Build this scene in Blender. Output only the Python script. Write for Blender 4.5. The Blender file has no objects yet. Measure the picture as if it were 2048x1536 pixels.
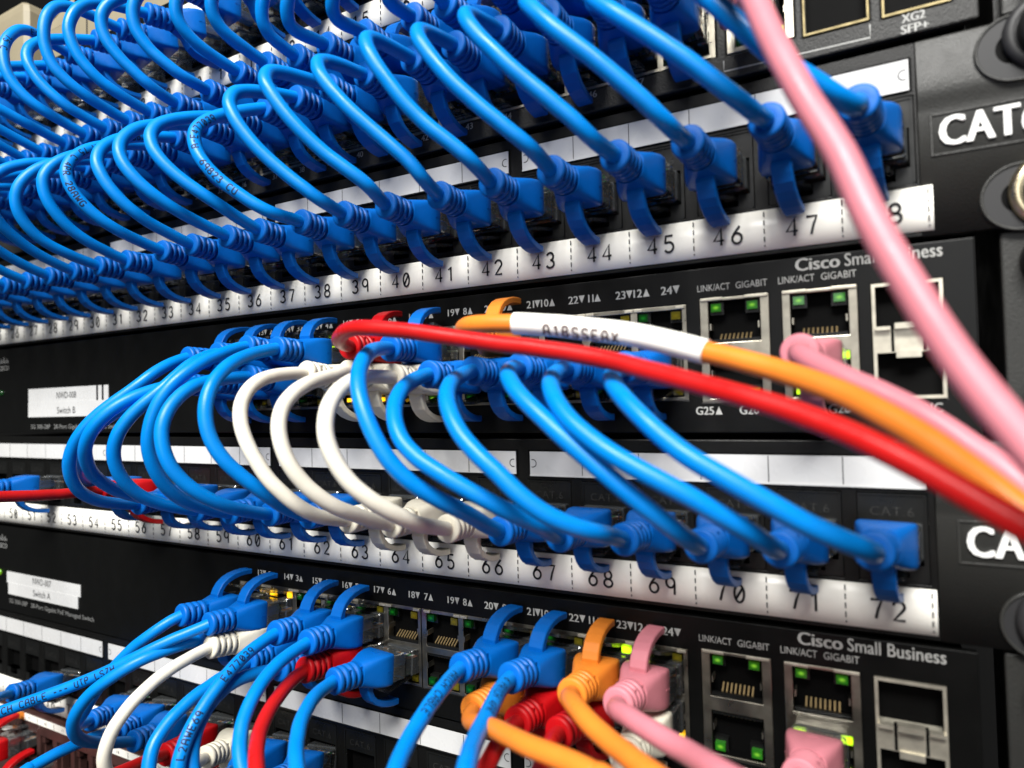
import bpy, math, random
from mathutils import Vector, Matrix
random.seed(7)
S = 0.001                                   # everything below is written in millimetres
sc = bpy.context.scene
col = sc.collection

# ------------------------------------------------------------------ camera, world, lamps, exposure
cam_d = bpy.data.cameras.new('camera')
cam = bpy.data.objects.new('camera', cam_d); col.objects.link(cam)
R_, U_, F_ = Vector((0.883161, 0.468376, -0.025522)), Vector((0.035021, -0.011580, 0.999319)), Vector((-0.467761, 0.883454, 0.026630))
CAM = Vector((-15.130495, -169.482999, -37.048446))
cam.matrix_world = Matrix(((R_.x, U_.x, -F_.x, CAM.x*S), (R_.y, U_.y, -F_.y, CAM.y*S), (R_.z, U_.z, -F_.z, CAM.z*S), (0, 0, 0, 1)))
cam_d.sensor_width = 36.0
cam_d.lens = 1300.0/2048*36
cam_d.clip_start = 0.004; cam_d.clip_end = 50
cam_d.dof.use_dof = True
cam_d.dof.focus_distance = 0.210
cam_d.dof.aperture_fstop = 11.4
sc.camera = cam

world = bpy.data.worlds.new('World'); sc.world = world; world.use_nodes = True
world.node_tree.nodes['Background'].inputs[0].default_value = (0.95, 0.97, 1.0, 1)
world.node_tree.nodes['Background'].inputs[1].default_value = 0.045

def area_lamp(name, loc, target, sx, sy, power, color=(1, 1, 1)):
    d = bpy.data.lights.new(name, 'AREA'); d.shape = 'RECTANGLE'; d.size = sx; d.size_y = sy
    d.energy = power; d.color = color
    o = bpy.data.objects.new(name, d); col.objects.link(o)
    o.location = loc
    o.rotation_euler = (Vector(target)-Vector(loc)).to_track_quat('-Z', 'Y').to_euler()
    return o
area_lamp('ceiling_lamp_front', (0.02, -0.90, 0.92), (-0.14, 0, 0), 0.80, 0.35, 50, (1.0, 0.985, 0.95))
area_lamp('front_fill_lamp', (0.25, -1.70, 0.25), (-0.1, 0, 0), 1.0, 0.8, 6, (0.97, 0.985, 1.0))  # unseen fill lamp, added to lift the shade from the front

vs = sc.view_settings
sc.display_settings.display_device = 'sRGB'
vs.view_transform = 'Standard'; vs.look = 'None'; vs.gamma = 1.0; vs.use_curve_mapping = False
vs.exposure = 0.0
sc.cycles.use_denoising = True
sc.cycles.max_bounces = 12; sc.cycles.transmission_bounces = 10; sc.cycles.transparent_max_bounces = 24
sc.cycles.caustics_reflective = False; sc.cycles.caustics_refractive = False

# ------------------------------------------------------------------ materials
def mat(name, rgb, rough=0.5, metal=0.0, emit=None, estr=0.0, trans=0.0, ior=1.46, noise=None, bump=None, coat=0.0, spec=0.35, rvar=0.0, sss=0.0):
    m = bpy.data.materials.new(name); m.use_nodes = True
    nt = m.node_tree; b = nt.nodes['Principled BSDF']
    b.inputs['Base Color'].default_value = (*rgb, 1)
    b.inputs['Roughness'].default_value = rough
    b.inputs['Metallic'].default_value = metal
    b.inputs['IOR'].default_value = ior
    b.inputs['Specular IOR Level'].default_value = spec
    b.inputs['Transmission Weight'].default_value = trans
    b.inputs['Coat Weight'].default_value = coat
    if sss:
        b.inputs['Subsurface Weight'].default_value = sss
        b.inputs['Subsurface Radius'].default_value = (1, 1, 1)
        b.inputs['Subsurface Scale'].default_value = 0.0008
    if emit:
        b.inputs['Emission Color'].default_value = (*emit, 1); b.inputs['Emission Strength'].default_value = estr
    tc = None
    def coords():
        nonlocal tc
        if tc is None: tc = nt.nodes.new('ShaderNodeTexCoord')
        return tc.outputs['Object']
    if noise:                                # (scale per metre, amount): mottled colour
        n = nt.nodes.new('ShaderNodeTexNoise'); n.inputs['Scale'].default_value = noise[0]; n.inputs['Detail'].default_value = 5
        nt.links.new(coords(), n.inputs['Vector'])
        r = nt.nodes.new('ShaderNodeValToRGB')
        r.color_ramp.elements[0].position = 0.3; r.color_ramp.elements[1].position = 0.72
        lo = [max(0, c*(1-noise[1])) for c in rgb]; hi = [min(1, c*(1+noise[1])) for c in rgb]
        r.color_ramp.elements[0].color = (*lo, 1); r.color_ramp.elements[1].color = (*hi, 1)
        nt.links.new(n.outputs[0], r.inputs[0]); nt.links.new(r.outputs[0], b.inputs['Base Color'])
    if rvar:
        n = nt.nodes.new('ShaderNodeTexNoise'); n.inputs['Scale'].default_value = 140; n.inputs['Detail'].default_value = 4
        nt.links.new(coords(), n.inputs['Vector'])
        mr = nt.nodes.new('ShaderNodeMapRange'); mr.inputs[1].default_value = 0.3; mr.inputs[2].default_value = 0.7
        mr.inputs[3].default_value = max(0.02, rough-rvar); mr.inputs[4].default_value = rough+rvar
        nt.links.new(n.outputs[0], mr.inputs[0]); nt.links.new(mr.outputs[0], b.inputs['Roughness'])
    if bump:                                 # (scale per metre, strength, distance m)
        n = nt.nodes.new('ShaderNodeTexNoise'); n.inputs['Scale'].default_value = bump[0]; n.inputs['Detail'].default_value = 3
        nt.links.new(coords(), n.inputs['Vector'])
        bp = nt.nodes.new('ShaderNodeBump'); bp.inputs['Strength'].default_value = bump[1]; bp.inputs['Distance'].default_value = bump[2]
        nt.links.new(n.outputs[0], bp.inputs['Height']); nt.links.new(bp.outputs[0], b.inputs['Normal'])
    return m

PANEL = mat('panel_black_paint', (0.0045, 0.0045, 0.0042), 0.38, spec=0.25, bump=(2600, 0.35, 0.0002), rvar=0.08)
EAR = mat('panel_textured_paint_lit', (0.026, 0.026, 0.024), 0.42, spec=0.36, bump=(2600, 0.5, 0.0002), rvar=0.08)  # paler than the panel black: lamp reflection put into the base colour
BEZEL = mat('switch_bezel_black', (0.0035, 0.0036, 0.0034), 0.36, spec=0.22, bump=(3200, 0.15, 0.0001), rvar=0.07)
TEXTURED = mat('switch_textured_grey', (0.022, 0.022, 0.021), 0.5, bump=(1800, 0.7, 0.0003))
RING = mat('slot_ring_grey', (0.022, 0.022, 0.023), 0.5)
JACK = mat('jack_black_plastic', (0.007, 0.0073, 0.007), 0.33, rvar=0.1)
VOID = mat('dark_cavity', (0.0015, 0.0015, 0.0015), 0.7, spec=0.1)  # near-black colour stands in for the shade inside sockets and slots
NICKEL = mat('port_nickel', (0.42, 0.39, 0.32), 0.36, 1.0, noise=(260, 0.2), rvar=0.12)
STEEL = mat('cage_steel', (0.60, 0.56, 0.46), 0.45, 0.75, noise=(300, 0.2), rvar=0.1)
GOLD = mat('contact_gold', (0.46, 0.33, 0.16), 0.45, 0.8)
GILT = mat('gilt_cage', (0.17, 0.14, 0.075), 0.5, 1.0, noise=(400, 0.3))
BRASS = mat('washer_brass', (0.70, 0.60, 0.40), 0.3, 1.0, rvar=0.1)
TAPE = mat('white_tape', (0.89, 0.87, 0.80), 0.30, noise=(35, 0.035), bump=(90, 0.12, 0.0004), rvar=0.08)
CARD = mat('white_card', (0.58, 0.58, 0.575), 0.28, noise=(60, 0.04), bump=(140, 0.10, 0.0003), rvar=0.1)
INK = mat('black_ink', (0.012, 0.012, 0.014), 0.5)
SLEEVEINK = mat('sleeve_ink', (0.09, 0.06, 0.06), 0.6)
PRINT = mat('cable_print_ink', (0.004, 0.012, 0.04), 0.6)
SILK = mat('silkscreen_white', (0.40, 0.40, 0.38), 0.6, noise=(2500, 0.12))
SILKDIM = mat('silkscreen_grey', (0.20, 0.20, 0.195), 0.6)
WHITEPLASTIC = mat('badge_white', (0.80, 0.80, 0.78), 0.4)
BEIGE = mat('beige_metal', (0.25, 0.215, 0.145), 0.5, noise=(40, 0.1))
BROWN = mat('brown_panel_plastic', (0.055, 0.026, 0.023), 0.32, noise=(90, 0.3), rvar=0.1)
BACK = mat('backdrop_dark', (0.004, 0.004, 0.004), 0.9)
SCREW = mat('screw_black', (0.012, 0.012, 0.012), 0.38, rvar=0.1)
def clear_mat():
    """thin clear polycarbonate: lets light through, mirrors at grazing angles, a little milky"""
    m = bpy.data.materials.new('clear_polycarbonate'); m.use_nodes = True; nt = m.node_tree; nt.nodes.clear()
    N = nt.nodes.new; out = N('ShaderNodeOutputMaterial')
    tr = N('ShaderNodeBsdfTransparent'); tr.inputs[0].default_value = (0.90, 0.92, 0.92, 1)
    gl = N('ShaderNodeBsdfGlossy'); gl.inputs['Color'].default_value = (1, 1, 1, 1); gl.inputs['Roughness'].default_value = 0.10
    df = N('ShaderNodeBsdfDiffuse'); df.inputs[0].default_value = (0.62, 0.66, 0.68, 1)
    lw = N('ShaderNodeFresnel'); lw.inputs[0].default_value = 1.58
    ns = N('ShaderNodeTexNoise'); ns.inputs['Scale'].default_value = 170; tc = N('ShaderNodeTexCoord')
    bp = N('ShaderNodeBump'); bp.inputs['Strength'].default_value = 0.35; bp.inputs['Distance'].default_value = 0.0012
    nt.links.new(tc.outputs['Object'], ns.inputs['Vector']); nt.links.new(ns.outputs[0], bp.inputs['Height'])
    nt.links.new(bp.outputs[0], gl.inputs['Normal']); nt.links.new(bp.outputs[0], lw.inputs['Normal'])
    a = N('ShaderNodeMixShader'); b = N('ShaderNodeMixShader'); a.inputs[0].default_value = 0.07
    nt.links.new(tr.outputs[0], a.inputs[1]); nt.links.new(df.outputs[0], a.inputs[2])
    nt.links.new(lw.outputs[0], b.inputs[0]); nt.links.new(a.outputs[0], b.inputs[1]); nt.links.new(gl.outputs[0], b.inputs[2])
    nt.links.new(b.outputs[0], out.inputs[0]); return m
CLEAR = clear_mat()
LINING = mat('cage_lining', (0.52, 0.49, 0.40), 0.5, 0.35, noise=(300, 0.25))
def led_mat(name, rim, die, strength, size):
    """tinted lens, brightest over the die in the middle"""
    m = mat(name, rim, 0.15, coat=0.6); nt = m.node_tree; b = nt.nodes['Principled BSDF']
    tc = nt.nodes.new('ShaderNodeTexCoord'); ln = nt.nodes.new('ShaderNodeVectorMath'); ln.operation = 'LENGTH'
    sc_ = nt.nodes.new('ShaderNodeVectorMath'); sc_.operation = 'MULTIPLY'; sc_.inputs[1].default_value = (1.0, 0.0, 1.5)
    nt.links.new(tc.outputs['Object'], sc_.inputs[0]); nt.links.new(sc_.outputs[0], ln.inputs[0])
    mr = nt.nodes.new('ShaderNodeMapRange'); mr.interpolation_type = 'SMOOTHSTEP'
    mr.inputs[1].default_value = 0.0; mr.inputs[2].default_value = size*S; mr.inputs[3].default_value = strength; mr.inputs[4].default_value = strength*0.05
    nt.links.new(ln.outputs['Value'], mr.inputs[0]); nt.links.new(mr.outputs[0], b.inputs['Emission Strength'])
    b.inputs['Emission Color'].default_value = (*die, 1)
    return m
LED_GREEN_OFF = led_mat('led_green_dim', (0.002, 0.035, 0.004), (0.03, 0.8, 0.05), 0.14, 1.1)
LED_GREEN_ON = led_mat('led_green_lit', (0.010, 0.14, 0.008), (0.45, 1.0, 0.06), 0.5, 1.05)
LED_LIME_ON = led_mat('led_lime_lit', (0.08, 0.25, 0.01), (0.60, 1.0, 0.01), 3.0, 2.6)
LED_YELLOW_OFF = led_mat('led_yellow_dim', (0.10, 0.083, 0.006), (0.8, 0.6, 0.02), 0.06, 1.2)
LED_YELLOW_ON = led_mat('led_amber_lit', (0.45, 0.22, 0.01), (1.0, 0.52, 0.01), 3.0, 2.6)
COLS = {  # sheath, boot
    'blue': ((0.0001, 0.186, 0.59), (0.0006, 0.105, 0.42)),
    'red': ((0.45, 0.009, 0.009), (0.38, 0.003, 0.005)),
    'white': ((0.68, 0.645, 0.545), (0.64, 0.60, 0.49)),
    'orange': ((0.72, 0.205, 0.025), (0.68, 0.205, 0.024)),
    'pink': ((0.55, 0.185, 0.22), (0.55, 0.19, 0.225)),
}
SHEATH, BOOT = {}, {}
for k, (a, b) in COLS.items():
    SHEATH[k] = mat(k+'_cable_sheath', a, 0.36, spec=0.28, noise=(110, 0.06), bump=(420, 0.10, 0.0004), rvar=0.10)
    BOOT[k] = mat(k+'_moulded_boot', b, 0.42, spec=0.25, noise=(200, 0.07), bump=(900, 0.12, 0.0003), rvar=0.09)
WIRES = [mat('wire_'+n, c, 0.35) for n, c in (('white', (0.7, 0.68, 0.62)), ('orange', (0.7, 0.25, 0.05)), ('green', (0.03, 0.3, 0.1)), ('brown', (0.22, 0.08, 0.03)), ('blue', (0.02, 0.12, 0.5)))]

# ------------------------------------------------------------------ mesh builder (millimetres)
class MB:
    def __init__(s): s.v = []; s.f = []; s.m = []; s.sm = []; s.mats = []; s.map = {}
    def mi(s, m):
        if m not in s.mats: s.mats.append(m)
        return s.mats.index(m)
    def add(s, vs, fs, m, smooth=False, weld=False):
        if weld:
            idx = []
            for p in vs:
                k = (round(p[0], 3), round(p[1], 3), round(p[2], 3))
                if k not in s.map: s.map[k] = len(s.v); s.v.append(tuple(p))
                idx.append(s.map[k])
            fs = [[idx[i] for i in f] for f in fs]
        else:
            o = len(s.v); s.v += [tuple(p) for p in vs]; fs = [[i+o for i in f] for f in fs]
        k = s.mi(m)
        for f in fs: s.f.append(f); s.m.append(k); s.sm.append(smooth)
    def box(s, x0, x1, y0, y1, z0, z1, m):
        v = [(x, y, z) for x in (x0, x1) for y in (y0, y1) for z in (z0, z1)]
        s.add(v, [(0, 1, 3, 2), (4, 6, 7, 5), (0, 4, 5, 1), (2, 3, 7, 6), (0, 2, 6, 4), (1, 5, 7, 3)], m)
    def loft(s, rings, m, smooth=True, cap0=True, cap1=True):
        n = len(rings[0]); v = [p for r in rings for p in r]; f = []
        for i in range(len(rings)-1):
            for j in range(n):
                f.append((i*n+j, i*n+(j+1) % n, (i+1)*n+(j+1) % n, (i+1)*n+j))
        s.add(v, f, m, smooth)
        if cap0: s.add(rings[0], [list(range(n))[::-1]], m)
        if cap1: s.add(rings[-1], [list(range(n))], m)
    def plate(s, xs, zs, hole, y0, y1, m):
        """front sheet at y0 with holes, walls back to y1"""
        nx, nz = len(xs)-1, len(zs)-1
        solid = lambda i, j: 0 <= i < nx and 0 <= j < nz and not hole(i, j)
        for i in range(nx):
            for j in range(nz):
                if not solid(i, j): continue
                a, b, c, d = xs[i], xs[i+1], zs[j], zs[j+1]
                s.add([(a, y0, c), (b, y0, c), (b, y0, d), (a, y0, d)], [(0, 1, 2, 3)], m, weld=True)
                if not solid(i-1, j): s.add([(a, y0, c), (a, y0, d), (a, y1, d), (a, y1, c)], [(0, 1, 2, 3)], m, weld=True)
                if not solid(i+1, j): s.add([(b, y0, c), (b, y1, c), (b, y1, d), (b, y0, d)], [(0, 1, 2, 3)], m, weld=True)
                if not solid(i, j-1): s.add([(a, y0, c), (a, y1, c), (b, y1, c), (b, y0, c)], [(0, 1, 2, 3)], m, weld=True)
                if not solid(i, j+1): s.add([(a, y0, d), (b, y0, d), (b, y1, d), (a, y1, d)], [(0, 1, 2, 3)], m, weld=True)
    def cavity(s, x0, x1, y0, y1, z0, z1, m):
        v = [(x, y, z) for x in (x0, x1) for y in (y0, y1) for z in (z0, z1)]
        s.add(v, [(0, 2, 3, 1), (4, 5, 7, 6), (0, 4, 6, 2), (1, 3, 7, 5), (2, 6, 7, 3)], m)
    def mesh(s, name, org=(0, 0, 0)):
        me = bpy.data.meshes.new(name)
        me.from_pydata([((p[0]-org[0])*S, (p[1]-org[1])*S, (p[2]-org[2])*S) for p in s.v], [], s.f)
        for m in s.mats: me.materials.append(m)
        me.polygons.foreach_set('material_index', s.m); me.polygons.foreach_set('use_smooth', s.sm)
        me.update(); return me

def link(name, me, parent=None, loc=(0, 0, 0), bevel=0):
    o = bpy.data.objects.new(name, me); col.objects.link(o)
    o.location = (loc[0]*S, loc[1]*S, loc[2]*S)
    if parent: o.parent = parent
    if bevel:
        b = o.modifiers.new('bevel', 'BEVEL'); b.width = bevel*S; b.segments = 2; b.limit_method = 'ANGLE'; b.angle_limit = 0.8
    return o
def thing(name, label, cat, loc, group=None):
    o = bpy.data.objects.new(name, None); col.objects.link(o); o.empty_display_size = 0.01
    o.location = (loc[0]*S, loc[1]*S, loc[2]*S)
    o['label'] = label; o['category'] = cat
    if group: o['group'] = group
    return o
def tag(o, label, cat, group=None):
    o['label'] = label; o['category'] = cat
    if group: o['group'] = group
    return o

# ------------------------------------------------------------------ lettering
_tcache = {}
def glyphs(body, spacing=1.0):
    k = (body, spacing)
    if k not in _tcache:
        c = bpy.data.curves.new('t', 'FONT'); c.body = body; c.size = 1.0; c.space_character = spacing; c.resolution_u = 3
        o = bpy.data.objects.new('t', c); col.objects.link(o)
        dg = bpy.context.evaluated_depsgraph_get(); dg.update()
        me = bpy.data.meshes.new_from_object(o.evaluated_get(dg))
        vs = [(v.co.x, v.co.y) for v in me.vertices]; fs = [list(p.vertices) for p in me.polygons]
        bpy.data.objects.remove(o); bpy.data.curves.remove(c); bpy.data.meshes.remove(me)
        _tcache[k] = (vs, fs)
    return _tcache[k]
def text(mb, body, x, z, cap, m, y=-0.12, width=None, align='l', embolden=0.0, spacing=1.0):
    """capital height cap; optional total width; embolden thickens by doubled offsets"""
    vs, fs = glyphs(body, spacing)
    if not vs: return
    H = glyphs('H')[0]; sz = cap/max(p[1] for p in H)
    x0 = min(p[0] for p in vs); x1 = max(p[0] for p in vs)
    kx = sz if width is None else width/(x1-x0)
    w = (x1-x0)*kx
    ox = x-(w if align == 'r' else w/2 if align == 'c' else 0)
    offs = [0.0] if not embolden else [-embolden, 0, embolden]
    for i, e in enumerate(offs):
        mb.add([(ox+(p[0]-x0)*kx+e, y-0.004*i, z+p[1]*sz) for p in vs], fs, m)
def tri_up(mb, x, z, h, m): mb.add([(x, -.12, z), (x+h*.85, -.12, z), (x+h*.425, -.12, z+h)], [(0, 1, 2)], m)
def tri_dn(mb, x, z, h, m): mb.add([(x, -.12, z+h), (x+h*.425, -.12, z), (x+h*.85, -.12, z+h)], [(0, 1, 2)], m)

def arc(cx, cy, rx, ry, a0, a1, n=10):
    return [(cx+rx*math.cos(math.radians(a0+(a1-a0)*i/n)), cy+ry*math.sin(math.radians(a0+(a1-a0)*i/n))) for i in range(n+1)]
# single-stroke characters in a 0.6 x 1 cell, as a label printer or a cable marker draws them
ST = {
 '0': [arc(.3, .5, .27, .5, 90, 450, 20), [(.10, .16), (.50, .84)]],
 '1': [[(.12, .80), (.34, 1), (.34, 0)]],
 '2': [arc(.3, .72, .26, .28, 170, -20, 10)+[(.42, .46), (.06, .02), (.58, .02)]],
 '3': [arc(.28, .745, .24, .255, 160, -90, 10)+arc(.28, .255, .28, .255, 90, -160, 10)],
 '4': [[(.44, 0), (.44, 1), (.02, .28), (.60, .28)]],
 '5': [[(.54, 1), (.12, 1), (.07, .56)]+arc(.29, .31, .28, .31, 125, -150, 12)],
 '6': [[(.46, 1), (.16, .62)]+arc(.3, .30, .27, .30, 165, 525, 18)],
 '7': [[(.03, .98), (.56, .98), (.38, .5), (.26, 0)]],
 '8': [arc(.3, .75, .23, .25, -90, 270, 16), arc(.3, .25, .28, .25, 90, 450, 16)],
 '9': [arc(.29, .70, .26, .30, 0, 360, 16), [(.55, .70), (.54, 0)]],
 'A': [[(0, 0), (.05, .8), (.15, 1), (.45, 1), (.55, .8), (.6, 0)], [(.03, .45), (.57, .45)]],
 'B': [[(0, 0), (0, 1), (.4, 1), (.52, .78), (.4, .54), (0, .54)], [(.4, .54), (.58, .28), (.42, 0), (0, 0)]],
 'C': [[(.58, .85), (.42, 1), (.16, 1), (0, .8), (0, .2), (.16, 0), (.42, 0), (.58, .15)]],
 'E': [[(.58, 1), (0, 1), (0, 0), (.58, 0)], [(0, .5), (.46, .5)]],
 'G': [[(.58, .85), (.42, 1), (.16, 1), (0, .8), (0, .2), (.16, 0), (.42, 0), (.58, .2), (.58, .45), (.34, .45)]],
 'H': [[(0, 0), (0, 1)], [(.58, 0), (.58, 1)], [(0, .5), (.58, .5)]],
 'L': [[(0, 1), (0, 0), (.55, 0)]],
 'M': [[(0, 0), (0, 1), (.3, .45), (.6, 1), (.6, 0)]],
 'P': [[(0, 0), (0, 1), (.44, 1), (.58, .76), (.44, .5), (0, .5)]],
 'R': [[(0, 0), (0, 1), (.44, 1), (.58, .76), (.44, .5), (0, .5)], [(.25, .5), (.6, 0)]],
 'S': [[(.57, .85), (.42, 1), (.14, 1), (0, .8), (.12, .56), (.46, .46), (.58, .22), (.44, 0), (.14, 0), (0, .15)]],
 'T': [[(0, 1), (.6, 1)], [(.3, 1), (.3, 0)]],
 'U': [[(0, 1), (0, .2), (.15, 0), (.45, 0), (.58, .2), (.58, 1)]],
 'W': [[(0, 1), (.12, 0), (.3, .6), (.48, 0), (.6, 1)]],
 'X': [[(0, 0), (.6, 1)], [(0, 1), (.6, 0)]],
 'Z': [[(.02, 1), (.58, 1), (0, 0), (.6, 0)]],
 '-': [[(.08, .48), (.52, .48)]],
 '.': [[(.26, 0), (.32, .04)]],
}
def strokes(txt, adv=0.86):
    out = []
    for i, ch in enumerate(txt):
        for pl in ST.get(ch, []): out.append([(p[0]+i*adv, p[1]) for p in pl])
    return out
def ribbon(mb, pl, w, put, m, sub=1):
    """flat ribbon along polyline pl; put(x, y) gives the 3-D point"""
    pts = []
    for a, b in zip(pl[:-1], pl[1:]):
        for k in range(sub): t = k/sub; pts.append((a[0]+(b[0]-a[0])*t, a[1]+(b[1]-a[1])*t))
    pts.append(pl[-1])
    L, Rr = [], []
    n = len(pts)
    for i, p in enumerate(pts):
        a = pts[max(0, i-1)]; b = pts[min(n-1, i+1)]
        dx, dy = b[0]-a[0], b[1]-a[1]; d = math.hypot(dx, dy) or 1
        nx, ny = -dy/d*w/2, dx/d*w/2
        L.append(put(p[0]+nx, p[1]+ny)); Rr.append(put(p[0]-nx, p[1]-ny))
    mb.add(L+Rr, [(i, i+1, n+i+1, n+i) for i in range(n-1)], m)

# ------------------------------------------------------------------ setting
w = MB(); w.box(-1600, 1200, 420, 440, -900, 1200, BACK)  # near-black sheet added so the space behind the rack looks unlit
o = link('dark_backdrop', w.mesh('dark_backdrop')); o['kind'] = 'structure'

# ------------------------------------------------------------------ rack posts and screws
w = MB(); w.box(14, 42, 3.2, 40, -330, 260, PANEL)
tag(link('rack_post', w.mesh('rack_post')), 'black rack post behind the ears of the panels and switches', 'rack post')
w = MB()
prof = [(-366, 8), (-366, -1), (-368, -3), (-396, -3), (-398, -1), (-398, 8)]
def chunk(z0, z1): w.loft([[(x, y, z) for x, y in prof] for z in (z0, z1)], BEIGE, smooth=False)
chunk(131.7, 160); w.loft([[(x, y, z) for x, y in [(-382+(a+382)*k, 2.5+(b-2.5)*k) for a, b in prof]] for z, k in ((160, 1), (163.5, .93), (165.4, .78), (166, .5))], BEIGE, smooth=False)
tag(link('rack_post', w.mesh('rack_post_beige')), 'short beige metal post with a rounded top standing above the topmost panel', 'rack post')
w = MB(); w.box(-358, 30, 0, 3, 131.8, 146, BEIGE); w.add([(-358, 0, 146), (-330, 0, 146), (-335, 3, 160), (-358, 3, 152)], [(0, 1, 2, 3)], BEIGE)
for i in range(12): w.box(-350+i*30, -349.2+i*30, -.3, 0, 134, 143, EAR)
tag(link('blank_panel', w.mesh('blank_panel'), bevel=.4), 'plain beige blanking panel above the topmost row of blue cables', 'panel')

def lathe_y(mb, prof, cx, cz, m, n=28, smooth=True):
    rings = [[(cx+r*math.cos(2*math.pi*i/n), y, cz+r*math.sin(2*math.pi*i/n)) for i in range(n)] for y, r in prof]
    mb.loft(rings, m, smooth=smooth, cap0=False, cap1=True)
sw = MB()
lathe_y(sw, [(0, 8.2), (-.8, 8.2), (-1.9, 7.2), (-1.6, 6.2)], 0, 0, BRASS)
sw_m = sw.mesh('cup_washer')
sw = MB(); lathe_y(sw, [(0, 8.2), (-.8, 8.2), (-1.9, 7.2), (-1.6, 6.2)], 0, 0, RING)
sw_dark = sw.mesh('dark_washer')
sh = MB()
lathe_y(sh, [(0, 6.0), (-3.6, 6.0), (-5.0, 5.2), (-5.9, 3.4), (-6.2, 1.6), (-5.0, 1.4)], 0, 0, SCREW)
sh_m = sh.mesh('screw_head')
def rack_screw(x, z, y, label, washer=True):
    t = thing('rack_screw', label, 'screw', (x, y, z), 'rack screws along the ears')
    link('screw_head', sh_m, t)
    if washer is not None: link('cup_washer', sw_m if washer else sw_dark, t)

# ------------------------------------------------------------------ patch panels
def stadium(mb, x0, x1, z, r, rin, y0, y1, m, n=14):
    def ringp(rr, y):
        a = [(x1+rr*math.cos(t), y, z+rr*math.sin(t)) for t in [-math.pi/2+math.pi*i/n for i in range(n+1)]]
        b = [(x0+rr*math.cos(t), y, z+rr*math.sin(t)) for t in [math.pi/2+math.pi*i/n for i in range(n+1)]]
        return a+b
    mb.loft([ringp(r+.35, y1+.3), ringp(r+.3, y0-.25), ringp(r-.2, y0-.3), ringp(r-.3, y0)], m, cap0=False, cap1=False)
    mb.add([p for q in (ringp(r-.3, y0), ringp(rin, y0)) for p in q], [(i_, (i_+1) % (2*n+2), 2*n+2+(i_+1) % (2*n+2), 2*n+2+i_) for i_ in range(2*n+2)], RING)
    mb.loft([ringp(rin, y0), ringp(rin, y0+.4)], m, cap0=False, cap1=False)
    mb.add(ringp(rin, y1-.12), [list(range(2*n+2))], VOID)
PITCH = 17.0
jk = MB()      # one jack, origin at the middle of the opening
jk.plate([-6.7, -5.9, -3.0, 3.0, 5.9, 6.7], [-8.3, -7.2, -4.4, 4.6, 11.4], lambda i, j: (i in (1, 2, 3) and j == 2) or (i == 2 and j == 1), 0.25, 3.0, JACK)
jk.cavity(-5.9, 5.9, .4, 13, -4.4, 4.6, VOID); jk.cavity(-3, 3, .4, 9, -7.2, -4.4, VOID)
jk.box(-6.75, 6.75, .0, .3, 10.95, 11.4, JACK); jk.box(-6.75, -6.3, .0, .3, -8, 10.95, JACK); jk.box(6.3, 6.75, .0, .3, -8, 10.95, JACK)
text(jk, 'CAT.6', 0, 6.4, 2.0, TEXTURED, y=.02, align='c', spacing=1.15)
jk_m = jk.mesh('jack')
jc = MB()
for i in range(8):
    x = -3.5+i
    jc.add([(x-.18, 3, 3.6), (x+.18, 3, 3.6), (x+.18, 9, .4), (x-.18, 9, .4)], [(0, 1, 2, 3)], GOLD)
jc_m = jc.mesh('jack_contacts')

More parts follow.
